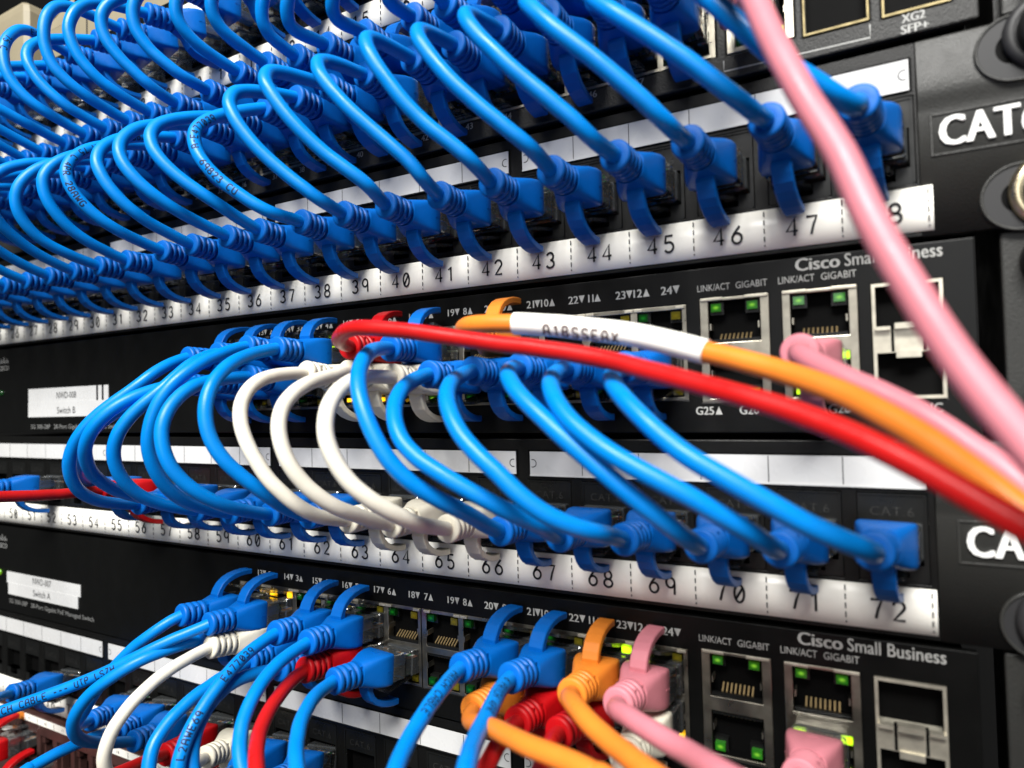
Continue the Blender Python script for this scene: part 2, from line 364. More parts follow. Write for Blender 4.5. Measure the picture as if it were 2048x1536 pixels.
def patch_panel(z0, xo, first, label, with_badge=True, paint=PANEL, jz=20.7, window=True, y=0, wsh=0.0, tsh=0.0, bsh=0.0, jp=17.0, jx=-8.9):
    PITCH = 17.0
    t = thing('patch_bay', label, 'patch panel', (xo-207, y, z0))
    org = (-207, 0, 0)
    xs = [-412.2]; holes = set()
    for k in range(24):
        cx = jx-(23-k)*jp
        holes.add(len(xs)); xs += [cx-6.8, cx+6.8]
    xs = sorted(set([round(v, 3) for v in xs]+[-448.0, -1.2]))
    hl = {(jx-(23-k)*jp-6.8) for k in range(24)}
    hset = {i for i in range(len(xs)-1) if any(abs(xs[i]-h) < .01 for h in hl)}
    p = MB(); p.plate(xs, [.35, jz-8.4, jz+11.5, 44.0], lambda i, j: j == 1 and i in hset, 0, 3, paint)
    p.box(-440, 10, 3, 60, 1.5, 43, VOID)
    link('faceplate', p.mesh('faceplate', org), t, bevel=.25)
    e = MB()
    prof = [(3, .35), (0, .36), (0, 27.6), (-.12, 28.4), (-.42, 29.6), (-.72, 30.6), (-.9, 31.6), (-.95, 32.6), (-.9, 34), (-.25, 43.6), (0, 44.0), (3, 44.0)]
    e.loft([[(x, y_, z_) for y_, z_ in prof] for x in (-1.2, 34)], EAR, smooth=True)
    stadium(e, 16.4, 26, 37.4, 6.9, 3.5, -1.25, -.75, EAR); stadium(e, 16.4, 26, 6.2, 6.9, 3.5, -.55, 0, EAR)
    link('mounting_ear', e.mesh('mounting_ear', org), t)
    for k in range(24):
        j = link('jack', jk_m, t, (jx-(23-k)*jp+207, 0, jz)); link('contacts', jc_m, j)
    # number tape on the lower lip
    tp = MB(); n = 120
    xa, xb = -24*PITCH-1.5, .9
    rows = []
    for i in range(n+1):
        x = xa+(xb-xa)*i/n; wv = .10*math.sin(x*.37)+.07*math.sin(x*.13+1)
        rows.append([(x, -.34, 1.5), (x, -.50-abs(wv), 6.2), (x, -.36-.4*abs(wv), 11.45), (x, -.05, 11.5), (x, -.05, 1.45)])
    tp.loft(rows, TAPE, smooth=True)
    tape = link('number_tape', tp.mesh('number_tape', org), t, (tsh, 0, 0))
    nm = MB()
    yy = -.72
    for k in range(24):
        xc = -8.5-(23-k)*PITCH; num = str(first+k)
        hgt = 4.3
        for pl in strokes(num, 1.04):
            wtot = (.6+(len(num)-1)*1.04)*hgt
            ribbon(nm, [(xc-wtot/2+a*hgt*.98, 4.0+b*hgt) for a, b in pl], .60, lambda a, b: (a, yy, b), INK)
    for k in range(25):
        x = -k*PITCH
        for q in range(5):
            zt = 10.9-q*2.05
            if zt-1.25 < 2.0: ribbon(nm, [(x, zt), (x+.12, 2.3)], .3, lambda a, b: (a, yy, b), INK)
            else: ribbon(nm, [(x, zt), (x, zt-1.25)], .3, lambda a, b: (a, yy, b), INK)
    link('numbers', nm.mesh('numbers', org), tape)
    if window:
        for g in range(4):
            xr = wsh-2.7-g*101.6; xl = xr-97.0
            wd = MB()
            wd.box(xl-.6, xr+.6, -.12, .5, 33.2, 40.9, VOID)
            wd.box(xl, xr, -.42, -.1, 33.65, 40.4, CARD)
            wd.box(xl, xr, -.62, -.42, 33.35, 33.75, JACK if g else CARD)
            win = link('label_window', wd.mesh('label_window', org), t)
            ln = MB()
            for q in range(1, 6):
                x = xl+(xr-xl)*q/6; ribbon(ln, [(x, 33.9), (x, 40.3)], .22, lambda a, b: (a, -.46, b), INK)
            for x, s_ in ((xl+.9, 1), (xr-.9, -1)):
                ribbon(ln, [(x+s_*q[0], q[1]) for q in arc(0, 37, 1.1, 1.1, 110, -110, 12)], .25, lambda a, b: (a, -.46, b), INK)
            link('dividers', ln.mesh('dividers', org), win)
    if with_badge:
        fr = MB()
        for a in ((.9, 17.6, 1.4, 27.0), (1.4, 26.5, 31, 27.0), (1.4, 17.6, 31, 18.1)):
            fr.box(a[0], a[2], -.3, .02, a[1], a[3], EAR)
        badge = link('badge_frame', fr.mesh('badge_frame', org), t, (bsh, 0, 0), bevel=.1)
        # raised letters: front face plus depth
        me = MB()
        vs, fs = glyphs('CAT6', 1.06); H = max(p[1] for p in glyphs('H')[0]); sz = 6.3/H; x0 = min(p[0] for p in vs)
        from collections import Counter
        for e_, yq in ((-.28, -.60), (-.14, -.61), (0, -.62), (.14, -.63), (.28, -.64)):
            fv = [(2.75+(p[0]-x0)*sz*.76+e_, yq, 19.5+p[1]*sz+abs(e_)*.0) for p in vs]
            bv = [(p[0], .0, p[2]) for p in fv]
            me.add(fv, fs, WHITEPLASTIC)
            ec = Counter(tuple(sorted((f[i], f[(i+1) % len(f)]))) for f in fs for i in range(len(f)))
            nn = len(fv)
            me.add(fv+bv, [(a_, b_, b_+nn, a_+nn) for (a_, b_), c_ in ec.items() if c_ == 1], WHITEPLASTIC)
        link('lettering', me.mesh('lettering', org), badge)
    return t

patch_panel(-3.2, 0.3, 25, 'black patch panel with a white strip numbered 25 to 48 and a raised CAT6 badge')
patch_panel(-92.1, 0.5, 49, 'black patch panel with a white strip numbered 49 to 72 between two like switches', wsh=-.2, tsh=-2.6, bsh=1.6, jp=16.93, jx=-9.6)
patch_panel(86.9, 2.6, 1, 'black patch panel at the top whose white strip shows numbers 9 to 16', with_badge=False)
patch_panel(-178.4, -4.0, 73, 'black patch panel below the lowest switch, its white strip starting at 73', with_badge=False)

rack_screw(22.5, 36.2, -1.3, 'black screw in the higher slot of the panel numbered 25 to 48', washer=False)
rack_screw(22.5, 3.6, -.6, 'screw with pale cup washer under the CAT6 badge of panel 25 to 48')
rack_screw(20.5, -85.2, -.6, 'black screw in the lower slot of the panel numbered 49 to 72', washer=False)

# ------------------------------------------------------------------ ports of the switches
def port_mesh(up, w_=11.9, h=10.4, leds=True):
    """an open 8-way socket, origin at its centre; up = latch side on top"""
    mb = MB(); s = 1 if up else -1
    mb.cavity(-w_/2, w_/2, .3, 15, -h/2, h/2, VOID)
    mb.box(-w_/2, -2.6, 1.6, 4, min(s*1.9, s*h/2), max(s*1.9, s*h/2), JACK)
    mb.box(2.6, w_/2, 1.6, 4, min(s*1.9, s*h/2), max(s*1.9, s*h/2), JACK)
    mb.box(-w_/2, w_/2, .4, 1.2, min(-s*h/2, -s*(h/2-.8)), max(-s*h/2, -s*(h/2-.8)), JACK)
    # spring tabs of the metal shield
    mb.box(-w_/2, -w_/2+.35, .2, 5.5, -s*1.2-.8, -s*1.2+.8, NICKEL); mb.box(w_/2-.35, w_/2, .2, 5.5, -s*1.2-.8, -s*1.2+.8, NICKEL)
    return mb
def contacts_mesh(up, h=10.4):
    mb = MB(); s = 1 if up else -1
    for i in range(8):
        x = -3.57+i*1.02
        a, b_ = (1.4, -s*(h/2-1.0)), (8.5, -s*(h/2-5.8))
        mb.add([(x-.2, a[0], a[1]), (x+.2, a[0], a[1]), (x+.2, b_[0], b_[1]), (x-.2, b_[0], b_[1]), (x-.2, a[0], a[1]-s*.4), (x+.2, a[0], a[1]-s*.4), (x+.2, b_[0], b_[1]-s*.4), (x-.2, b_[0], b_[1]-s*.4)],
               [(0, 1, 2, 3), (4, 5, 1, 0), (0, 3, 7, 4), (1, 5, 6, 2)], GOLD)
    return mb
PM = {u: port_mesh(u).mesh('port') for u in (True, False)}
CM = {u: contacts_mesh(u).mesh('port_contacts') for u in (True, False)}
def led_mesh(m):
    mb = MB(); mb.box(-1.2, 1.2, 0, 1.6, -1.0, 1.0, m); return mb.mesh('led')
LEDM = {k: led_mesh(m) for k, m in (('g', LED_GREEN_OFF), ('G', LED_GREEN_ON), ('L', LED_LIME_ON), ('y', LED_YELLOW_OFF), ('Y', LED_YELLOW_ON))}
def add_port(t, x, z, up, led=('g', 'y'), h=10.4):
    p = link('port', PM[up], t, (x, 0, z)); link('contacts', CM[up], p)
    s = 1 if up else -1
    for dx, k in ((-4.35, led[0]), (4.35, led[1])):
        if k: link('led', LEDM[k], p, (dx, .25, s*(h/2-1.55)))
    return p

def frame_plate(mb, x0, x1, z0, z1, holes, y0, y1, m):
    xs = sorted({x0, x1, *[h[0] for h in holes], *[h[1] for h in holes]}); zs = sorted({z0, z1, *[h[2] for h in holes], *[h[3] for h in holes]})
    inside = lambda i, j: any(h[0] <= (xs[i]+xs[i+1])/2 <= h[1] and h[2] <= (zs[j]+zs[j+1])/2 <= h[3] for h in holes)
    mb.plate(xs, zs, inside, y0, y1, m)

def sfp_cage(t, x0, x1, z0, z1, double=True, org=(0, 0, 0)):
    c = MB(); STEEL = globals()['STEEL'] if double else GILT
    if double:
        zm0, zm1 = z0+10.4, z0+15.8
        holes = [(x0+.7, x1-.7, z0+.7, zm0), (x0+.7, x1-.7, zm1, z1-.7)]
        c.cavity(x0+.7, x1-.7, .2, 30, z0+.7, zm0, VOID); c.cavity(x0+.7, x1-.7, .2, 30, zm1, z1-.7, VOID)
    else:
        holes = [(x0+.45, x1-.45, z0+.5, z1-.5)]; c.cavity(x0+.45, x1-.45, .2, 30, z0+.5, z1-.5, VOID)
    frame_plate(c, x0, x1, z0, z1, holes, -.35, 2, STEEL)
    cg = link('module_cage', c.mesh('module_cage', org), t)
    d = MB()
    # spring lips and floor plates inside the cage
    for h in holes:
        d.add([(h[0], .1, h[2]+.05), (h[1], .1, h[2]+.05), (h[1], 12, h[2]+.05), (h[0], 12, h[2]+.05)], [(0, 1, 2, 3)], LINING)
        d.add([(h[0]+.05, .1, h[2]), (h[0]+.05, 9, h[2]), (h[0]+.05, 9, h[3]), (h[0]+.05, .1, h[3])], [(0, 1, 2, 3)], LINING)
    if double:
        xm = (x0+x1)/2
        d.box(xm-2.6, xm+2.6, -2.2, .2, zm1-.2, zm1+1.1, STEEL); d.box(x0+.4, xm-3.4, -1.6, .2, zm1-.3, zm1+.5, STEEL); d.box(xm+3.4, x1-.4, -1.6, .2, zm1-.3, zm1+.5, STEEL)
        d.box(xm-2.4, xm+2.4, -.9, .2, zm0-1.2, zm0+.3, STEEL)
        d.box(xm-3.3, xm-2.7, -.39, .1, zm0+.2, zm1+.9, VOID); d.box(xm+2.7, xm+3.3, -.39, .1, zm0+.2, zm1+.9, VOID)
    link('cage_latch', d.mesh('cage_latch', org), cg)

XCOL = {i: (-60.5-(12-i)*13.75 if i > 6 else -144.5-(6-i)*13.75) for i in range(1, 13)}
def small_switch(z0, xo, label, tape_a, tape_b, leds, label_x, power_on, letter):
    t = thing('network_switch', label, 'network switch', (xo-210, 0, z0))
    X = 210.0
    f = MB()
    xa = -227.0
    blocks = [(-53.4, -137.1, 9.6, 34.5), (-33.3, -49.9, 9.0, 35.4), (-14.2, -30.4, 9.0, 35.4), (2.4, -11.5, 8.8, 35.2)]
    holes = [(b[1], b[0], b[2], b[3]) for b in blocks]+[(-220.9, -137.5, 9.6, 34.5)]
    frame_plate(f, -432, 8.3, 1.3, 43.3, holes, 0, 2, BEZEL)
    f.box(-430, 6, 3.5, 60, 2, 42.6, VOID)
    for a, b in (((8.3, 0), (8.3, 6)),):
        pass
    link('front_bezel', f.mesh('front_bezel', (-X, 0, 0)), t, bevel=.35)
    e = MB(); e.box(13.0, 36, 1.0, 3.0, .8, 43.8, EAR); link('mounting_ear', e.mesh('mounting_ear', (-X, 0, 0)), t, bevel=.4)
    # two metal port blocks of six columns
    for (x1, x0) in ((-53.4, -137.1), (-137.5, -220.9)):
        pb = MB(); hs = []
        for i, cx in XCOL.items():
            if x0 < cx < x1:
                hs += [(cx-5.95, cx+5.95, 23.0, 33.4), (cx-5.95, cx+5.95, 10.5, 20.9)]
        frame_plate(pb, x0, x1, 9.6, 34.5, hs, .15, 3, NICKEL)
        for i, cx in XCOL.items():           # lips of the shield between the columns
            if x0 < cx < x1:
                for dx in (-6.8, 4.4): pb.box(cx+dx, cx+dx+2.4, -.35, .14, 33.5, 34.3, STEEL)
        link('port_block', pb.mesh('port_block', (-X, 0, 0)), t, bevel=.12)
    for i in range(1, 13):
        a = leds.get(i, 'gy'); b = leds.get(i+12, 'gy')
        add_port(t, XCOL[i]+X, 28.2, True, a); add_port(t, XCOL[i]+X, 15.7, False, b)
    for n_, (xr, xl) in ((25, (-33.3, -49.9)), (26, (-14.2, -30.4))):
        cx = (xr+xl)/2; g = MB()
        frame_plate(g, xl, xr, 9.0, 35.4, [(cx-6.2, cx+6.2, 24.0, 34.6), (cx-6.2, cx+6.2, 9.8, 20.4)], -.1, 3, NICKEL)
        for dx in (-8.0, 2.6): g.box(cx+dx, cx+dx+5.4, -.6, -.09, 34.7, 35.5, STEEL)
        link('port_block', g.mesh('combo_block', (-X, 0, 0)), t, bevel=.15)
        add_port(t, cx+X, 29.3, True, leds.get('%dt' % n_, 'gg')); pl_ = add_port(t, cx+X, 15.1, False, leds.get('%db' % n_, 'gg'))
        if n_ == 26:
            for dx in (-4.9, 4.9): link('led', LEDM['L'], pl_, (dx, -.1, 4.3))  # extra glowing blocks imitating green light refracted through the clear plug
    sfp_cage(t, -11.4, 2.3, 8.9, 35.1, org=(-X, 0, 0))
    # silkscreen
    p = MB(); H = 2.1; zb = 37.5
    def pair(xm, dn, up):
        text(p, str(dn), xm-2.55, zb, H, SILK, align='r', embolden=.07); tri_dn(p, xm-2.35, zb, H, SILK)
        if up: text(p, str(up), xm+2.0, zb, H, SILK, align='r', embolden=.07, width={1: 1.0, 11: 1.45}.get(up, 1.25 if up < 10 else 2.25)); tri_up(p, xm+2.3, zb, H, SILK)
    for i in range(1, 12):
        if i == 6: continue
        pair((XCOL[i]+XCOL[i+1])/2+.5, 12+i, i+1)
    text(p, '1', XCOL[1]-4.4, zb, H, SILK, align='r', embolden=.07); tri_up(p, XCOL[1]-4.0, zb, H, SILK)
    text(p, '18', XCOL[6]+5.2, zb, H, SILK, align='r', embolden=.07); tri_dn(p, XCOL[6]+5.4, zb, H, SILK)
    text(p, '7', XCOL[7]-5.0, zb, H, SILK, align='r', embolden=.07); tri_up(p, XCOL[7]-4.8, zb, H, SILK)
    text(p, '24', XCOL[12]+3.7, zb, H, SILK, align='r', embolden=.07); tri_dn(p, XCOL[12]+3.9, zb, H, SILK)
    link('port_lettering', p.mesh('port_lettering', (-X, 0, 0)), t); p = MB()
    for xl in (-50.3, -31.0):
        text(p, 'LINK/ACT', xl, 37.3, 1.65, SILK, width=8.0); text(p, 'GIGABIT', xl+9.4, 37.3, 1.65, SILK, width=7.4)
    for xl in (-51.6, -31.7):
        n_ = 'G25' if xl < -40 else 'G26'
        text(p, n_, xl, 5.9, 2.0, SILK, embolden=.06, width=4.4); tri_up(p, xl+4.8, 5.9, 2.0, SILK)
        text(p, 'G26', xl+10.7, 5.9, 2.0, SILK, embolden=.06, width=4.4); tri_dn(p, xl+15.4, 5.9, 2.0, SILK)
    text(p, 'MINI-GBIC', 1.4, 5.9, 1.9, SILK, align='r', width=11.6)
    link('uplink_lettering', p.mesh('port_lettering', (-X, 0, 0)), t)
    q = MB()
    text(q, 'Cisco', -27.0, 40.0, 2.9, SILK, embolden=.13, width=9.4); text(q, 'Small Business', -16.5, 40.0, 2.9, SILK, width=19.0, embolden=.03)
    link('maker_lettering', q.mesh('maker_lettering', (-X, 0, 0)), t)
    g = MB(); lx = -398.5
    for i, hh in enumerate((1.2, 2.2, 1.5, 3.0, 1.5, 2.2, 1.2)): g.box(lx+i*1.35, lx+i*1.35+.55, -.1, .02, 36.2, 36.2+hh, SILKDIM)
    text(g, 'CISCO', lx-.2, 32.6, 2.3, SILKDIM, width=9.2, embolden=.1)
    link('maker_logo', g.mesh('maker_logo', (-X, 0, 0)), t); g = MB()
    text(g, 'SG 300-28P   28-Port Gigabit PoE Managed Switch', label_x[0]+2, label_x[2]-4.2 if letter == 'A' else 3.2, 2.0, SILKDIM, width=72)
    link('model_lettering', g.mesh('model_lettering', (-X, 0, 0)), t)
    l = MB(); x0, x1, zb_, zt_ = label_x
    zm = (zb_+zt_)/2
    l.box(x0, x1, -.25, -.02, zm, zt_, CARD); l.box(x0+(1.5 if letter == 'A' else 0), x1-2, -.36, -.02, zb_, zm+.2, CARD)
    nl = link('name_label', l.mesh('name_label', (-X, 0, 0)), t)
    lt = MB(); xc = (x0+x1)/2
    text(lt, tape_a, xc, zm+1.7, 3.0, INK, y=-.30, align='c', width=16); text(lt, tape_b, xc, zb_+1.5, 3.0, INK, y=-.42, align='c', width=15)
    if letter == 'B': lt.box(x1-9, x1-7.6, -.28, -.26, zm+.2, zt_, INK); lt.box(x1-4.8, x1-3.4, -.28, -.26, zm+.2, zt_, INK)
    link('label_text', lt.mesh('label_text', (-X, 0, 0)), nl)
    pl = MB(); lathe_y(pl, [(0, 1.5), (-.5, 1.4), (-.8, .8)], -396.5, label_x[4-1]-1.2, LED_LIME_ON if power_on else LED_GREEN_OFF)
    link('power_led', pl.mesh('power_led', (-X, 0, 0)), t)
    return t
small_switch(-47.6, 0.0, 'black network switch labelled Switch B between the strips numbered 48 and 72', 'NWD-008', 'Switch B',
             {4: 'Ly', 5: 'gy', 7: 'gL', 6: 'gy', 12: 'gy', '25t': 'GG', '26t': 'GG', '26b': 'LL', '25b': 'gG', 17: 'gY', 18: 'GY', 19: 'GY', 16: 'gY', 20: 'gy'}, (-371, -305.5, 8.8, 22.4), False, 'B')
small_switch(-136.5, -2.5, 'black network switch labelled Switch A under the strip numbered 49 to 72', 'NWD-007', 'Switch A',
             {2: 'YY', 1: 'gy', 11: 'gL', 12: 'Ly', 10: 'gy', 24: 'gY', 23: 'gG', 19: 'gy', '25t': 'GG', '26t': 'GG', '25b': 'GG', '26b': 'LL'}, (-389.5, -325.6, 10.4, 21.4), True, 'A')
rack_screw(22, -10.5, 1.0, 'dark screw at the top of the ear of the switch labelled Switch B', washer=None)
rack_screw(22, -38.5, 1.0, 'dark screw at the bottom of the ear of the switch labelled Switch B', washer=None)
rack_screw(20, -99.0, 1.0, 'dark screw at the top of the ear of the switch labelled Switch A', washer=None)

# ------------------------------------------------------------------ the 48-port switch
def big_switch():
    z0 = 41.6
    t = thing('network_switch', 'grey textured 48-port switch with two module cages under the top row of cables', 'network switch', (-200, 0, z0))
    org = (-200, 0, z0)
    xB = lambda k: -51.3-(48-k)*13.4-(3.2*((48-k)//6))
    f = MB()
    holes = [(-385, -43.6, 49.2, 79.5), (-41.2, -25.2, 48.8, 79.0), (-23.6, -9.4, 48.2, 74), (-7.2, 6.3, 47.8, 74)]
    frame_plate(f, -430, 11, 42.9, 84.9, holes, 0, 2, TEXTURED)
    f.box(-428, 9, 3.5, 60, 43.2, 84.5, VOID)
    link('front_bezel', f.mesh('big_bezel', org), t, bevel=.4)
    e = MB(); e.box(15, 36, 1, 3, 42.6, 85.4, EAR); link('mounting_ear', e.mesh('big_ear', org), t, bevel=.4)
    for g in range(4):
        ks = range(25+g*6, 31+g*6)
        x0, x1 = xB(25+g*6)-7.4, xB(30+g*6)+7.4
        pb = MB(); hs = []
        for k in ks: hs += [(xB(k)-5.95, xB(k)+5.95, 50.3, 61.4), (xB(k)-5.95, xB(k)+5.95, 64.2, 75.3)]
        frame_plate(pb, x0, x1, 49.3, 79.4, hs, .1, 3, NICKEL)
        for k in ks: pb.box(xB(k)-6.4, xB(k)+6.4, -.25, .09, 49.3, 49.9, STEEL)
        link('port_block', pb.mesh('big_port_block', org), t)
        for k in ks:
            add_port(t, xB(k)+200, 69.8-z0, True, 'gy'); add_port(t, xB(k)+200, 55.9-z0, False, ('g', None))
    pb = MB(); frame_plate(pb, -41.0, -25.4, 49, 78.8, [(-39.0, -27.4, 50.2, 61.0), (-39.0, -27.4, 64, 75)], -.2, 3, STEEL)
    link('port_block', pb.mesh('uplink_block', org), t, bevel=.15)
    add_port(t, -33.2+200, 55.6-z0, False, 'gL'); add_port(t, -33.2+200, 69.5-z0, True, 'gg')
    sfp_cage(t, -23.4, -9.6, 48.4, 73.8, False, org); sfp_cage(t, -7.0, 6.1, 48.0, 73.8, False, org)
    p = MB()
    for k in range(25, 49): text(p, str(k), xB(k)+.9, 46.8, 1.9, SILK, align='c', embolden=.05)
    text(p, 'XG2', -1.0, 45.7, 1.9, SILK, align='c', width=4.4, embolden=.09); text(p, 'SFP+', -.8, 43.2, 1.9, SILK, align='c', width=5.2, embolden=.09)
    ribbon(p, [(-41.9, 47.6), (-41.9, 44.9), (-9.5, 44.3), (-9.5, 47.4)], .35, lambda a, b: (a, -.1, b), SILK)
    link('port_lettering', p.mesh('big_lettering', org), t)
big_switch()
rack_screw(23.5, 51.0, 1.0, 'dark screw in the ear of the grey switch with module cages', washer=None)

# ------------------------------------------------------------------ the brown panel at the bottom
def brown_panel():
    z0 = -224.8
    t = thing('patch_bay', 'dark brown panel of open sockets under a thin white numbered strip', 'patch panel', (-210, 0, z0))
    org = (-210, 0, z0); pit = 14.2
    f = MB(); hs = []
    xs_ = [-400+i*pit for i in range(26)]
    for x in xs_: hs.append((x-5.6, x+5.6, -205, -189.8))
    frame_plate(f, -448, 8, -224.4, -180.9, hs, 0, 4, BROWN)
    f.box(-440, 6, 16, 60, -223, -182, VOID)
    link('faceplate', f.mesh('brown_plate', org), t, bevel=.3)
    j = MB()
    j.plate([-5.6, -4.4, 4.4, 5.6], [-7.6, -6.4, 3.4, 6.2, 7.6], lambda i, k: i == 1 and k in (1, 2), 2, 8, BROWN)
    j.box(-5.6, -3.2, 1, 3, 4.0, 7.2, BROWN); j.box(3.2, 5.6, 1, 3, 4.0, 7.2, BROWN)
    j.cavity(-4.4, 4.4, 5, 15, -6.4, 6.2, VOID)
    for i in range(4): j.box(-2+i*1.2, -1.6+i*1.2, 6, 12, -2.5, -2.2, GOLD)
    jm = j.mesh('socket')
    for x in xs_: link('socket', jm, t, (x+210, 0, -197.4-z0))
    s = MB(); s.box(-430, 0, -.35, -.02, -184.7, -181.7, TAPE); st = link('number_tape', s.mesh('brown_tape', org), t)
    og = MB(); og.box(-384, -376, -.5, -.3, -185, -181.5, BOOT['orange']); link('orange_tag', og.mesh('orange_tag', org), t)
    n = MB()
    for i, x in enumerate(xs_):
        text(n, str(i+7), x, -184.0, 1.5, INK, y=-.4, align='c'); ribbon(n, [(x+pit/2, -184.6), (x+pit/2, -181.8)], .3, lambda a, b: (a, -.4, b), INK)
    link('numbers', n.mesh('brown_numbers', org), st)
brown_panel()

# ------------------------------------------------------------------ plug parts (axis -Y out of the port, latch side -Z)
def supere(o_, hw, hh, e, n=28, cz=0.0):
    pts = []
    for i in range(n):
        a = 2*math.pi*(i+.5)/n; c, s_ = math.cos(a), math.sin(a)
        pts.append((hw*math.copysign(abs(c)**(2/e), c), -o_, cz+hh*math.copysign(abs(s_)**(2/e), s_)))
    return pts
def boot_mesh(m, style=0):
    mb = MB()
    secs = [(9.6, 5.4, 4.35, 14), (9.7, 5.68, 4.62, 14), (10.0, 5.8, 4.72, 14), (12.5, 5.7, 4.7, 12), (15.0, 5.1, 4.5, 8), (17.4, 4.25, 4.1, 4.5), (19.6, 3.75, 3.75, 2.6)]
    mb.loft([supere(*s_) for s_ in secs], m, cap0=True, cap1=True)
    rib = 19.6
    rings = [(rib-.1, 3.75)]
    k = 4
    for i in range(k):
        a = rib+i*2.1
        rings += [(a+.02, 2.75), (a+.84, 2.7), (a+.86, 3.66), (a+.98, 3.78), (a+1.9, 3.78), (a+2.08, 3.66)]
    end = rib+k*2.1
    rings += [(end+.2, 3.5), (end+.3, 3.2), (end+.3, 1.9)]
    mb.loft([supere(a, r, r, 2, 28) for a, r in rings], m, cap0=False, cap1=True)
    # bridges across the flex slots, alternating
    for i in range(k):
        a = rib+i*2.1
        for ang in ((45, 225) if i % 2 == 0 else (135, 315)):
            c, s_ = math.cos(math.radians(ang)), math.sin(math.radians(ang))
            x, z = 3.05*c, 3.05*s_
            mb.box(x-.6, x+.6, -(a+.9), -(a-.05), z-.6, z+.6, m)
    # mould parting line on both flanks
    for sx in (-1, 1): mb.box(sx*5.78-.08, sx*5.78+.06, -12.2, -10.1, -.07, .07, m)
    # arrow-like grip mark on the back of the boot
    mb.box(-1.2, 1.2, -13.2, -12.9, 4.65, 4.78, m); mb.box(-1.2, -.9, -12.9, -11.8, 4.65, 4.78, m); mb.box(.9, 1.2, -12.9, -11.8, 4.65, 4.78, m)
    return mb.mesh('plug_boot')
def tab_mesh(m):
    mb = MB()
    path = [(15.0, -3.6), (15.35, -5.2), (15.0, -6.6), (14.0, -8.3), (12.4, -9.7), (10.2, -10.8), (7.6, -11.5), (5.2, -11.8), (3.4, -11.8)]
    rings = []
    for i, (o_, z) in enumerate(path):
        a = path[max(0, i-1)]; b = path[min(len(path)-1, i+1)]
        do, dz = b[0]-a[0], b[1]-a[1]; L = math.hypot(do, dz); no, nz = -dz/L, do/L
        th = .9 if i > 1 else 1.1; hw = 2.2
        P = lambda u, v: (u, -(o_+no*v), z+nz*v)
        rings.append([P(-hw, -th+.25), P(-hw+.25, -th), P(hw-.25, -th), P(hw, -th+.25), P(hw, th-.25), P(hw-.25, th), P(-hw+.25, th), P(-hw, th-.25)])
    mb.loft(rings, m, smooth=False, cap0=False, cap1=True)
    me = mb.mesh('latch_tab')
    return me
def clear_mesh():
    mb = MB()
    hw, z0, z1 = 5.84, -3.9, 4.1
    b = lambda o_, w_, a, c: [(-w_, -o_, a+.35), (-w_+.35, -o_, a), (w_-.35, -o_, a), (w_, -o_, a+.35), (w_, -o_, c-.35), (w_-.35, -o_, c), (-w_+.35, -o_, c), (-w_, -o_, c-.35)]
    mb.loft([b(-8, hw-.2, z0+.2, z1-.2), b(-7.6, hw, z0, z1), b(1.6, hw, z0, z1), b(2.0, hw-.35, z0+.35, z1-.4), b(4.6, hw-.35, z0+.35, z1-.4), b(5.0, hw, z0, z1), b(9.4, hw, z0, z1), b(10.2, hw-.3, z0+.3, z1-.3)], CLEAR, smooth=False)
    # moulded latch lever
    lv = []
    for o_, z, th in ((-6.5, -4.3, .5), (-3, -4.9, .5), (2, -5.9, .5), (7, -7.0, .45), (9.0, -7.4, .4)):
        lv.append([(-3.0, -o_, z-th), (3.0, -o_, z-th), (3.0, -o_, z+th), (-3.0, -o_, z+th)])
    mb.loft(lv, CLEAR, smooth=False)
    return mb.mesh('clear_plug')
def core_mesh(m):
    mb = MB()
    mb.loft([supere(o_, w_, h_, 2.2, 16, cz=.2) for o_, w_, h_ in ((1.4, 2.5, 1.5), (1.8, 2.9, 1.8), (9.8, 2.3, 2.0))], m)
    for i in range(8):
        x = -3.57+i*1.02; wm = WIRES[(0, 1, 0, 4, 0, 2, 0, 3)[i]]
        mb.loft([[(x*k+.42*math.cos(q*1.0472), -o_, .9+.42*math.sin(q*1.0472)) for q in range(6)] for o_, k in ((-7, 1), (.4, 1), (2.6, .42))], wm)
        mb.box(x-.15, x+.15, 1.5, 7.4, 2.4, 3.7, GOLD)
    return mb.mesh('inner_wires')
CLEARM = clear_mesh()
BM = {k: boot_mesh(BOOT[k]) for k in COLS}; TM = {k: tab_mesh(BOOT[k]) for k in COLS}; KM = {k: core_mesh(SHEATH[k]) for k in COLS}

def plug(root, root_loc, colour, port, d):
    x, z, latch = port
    Y = -Vector(d).normalized()
    Zu = Vector((0, 0, 1)); X_ = Y.cross(Zu).normalized(); Z_ = X_.cross(Y)
    if latch < 0: X_, Z_ = -X_, -Z_
    M = Matrix(((X_.x, Y.x, Z_.x, 0), (X_.y, Y.y, Z_.y, 0), (X_.z, Y.z, Z_.z, 0), (0, 0, 0, 1)))
    M = Matrix.Translation(((x-root_loc[0])*S, -root_loc[1]*S, (z-root_loc[2])*S)) @ M
    bt = bpy.data.objects.new('plug_boot', BM[colour]); col.objects.link(bt); bt.parent = root; bt.matrix_local = M
    tb = bpy.data.objects.new('latch_tab', TM[colour]); col.objects.link(tb); tb.parent = bt
    cl = bpy.data.objects.new('clear_plug', CLEARM); col.objects.link(cl); cl.parent = root; cl.matrix_local = M
    co = bpy.data.objects.new('inner_wires', KM[colour]); col.objects.link(co); co.parent = cl

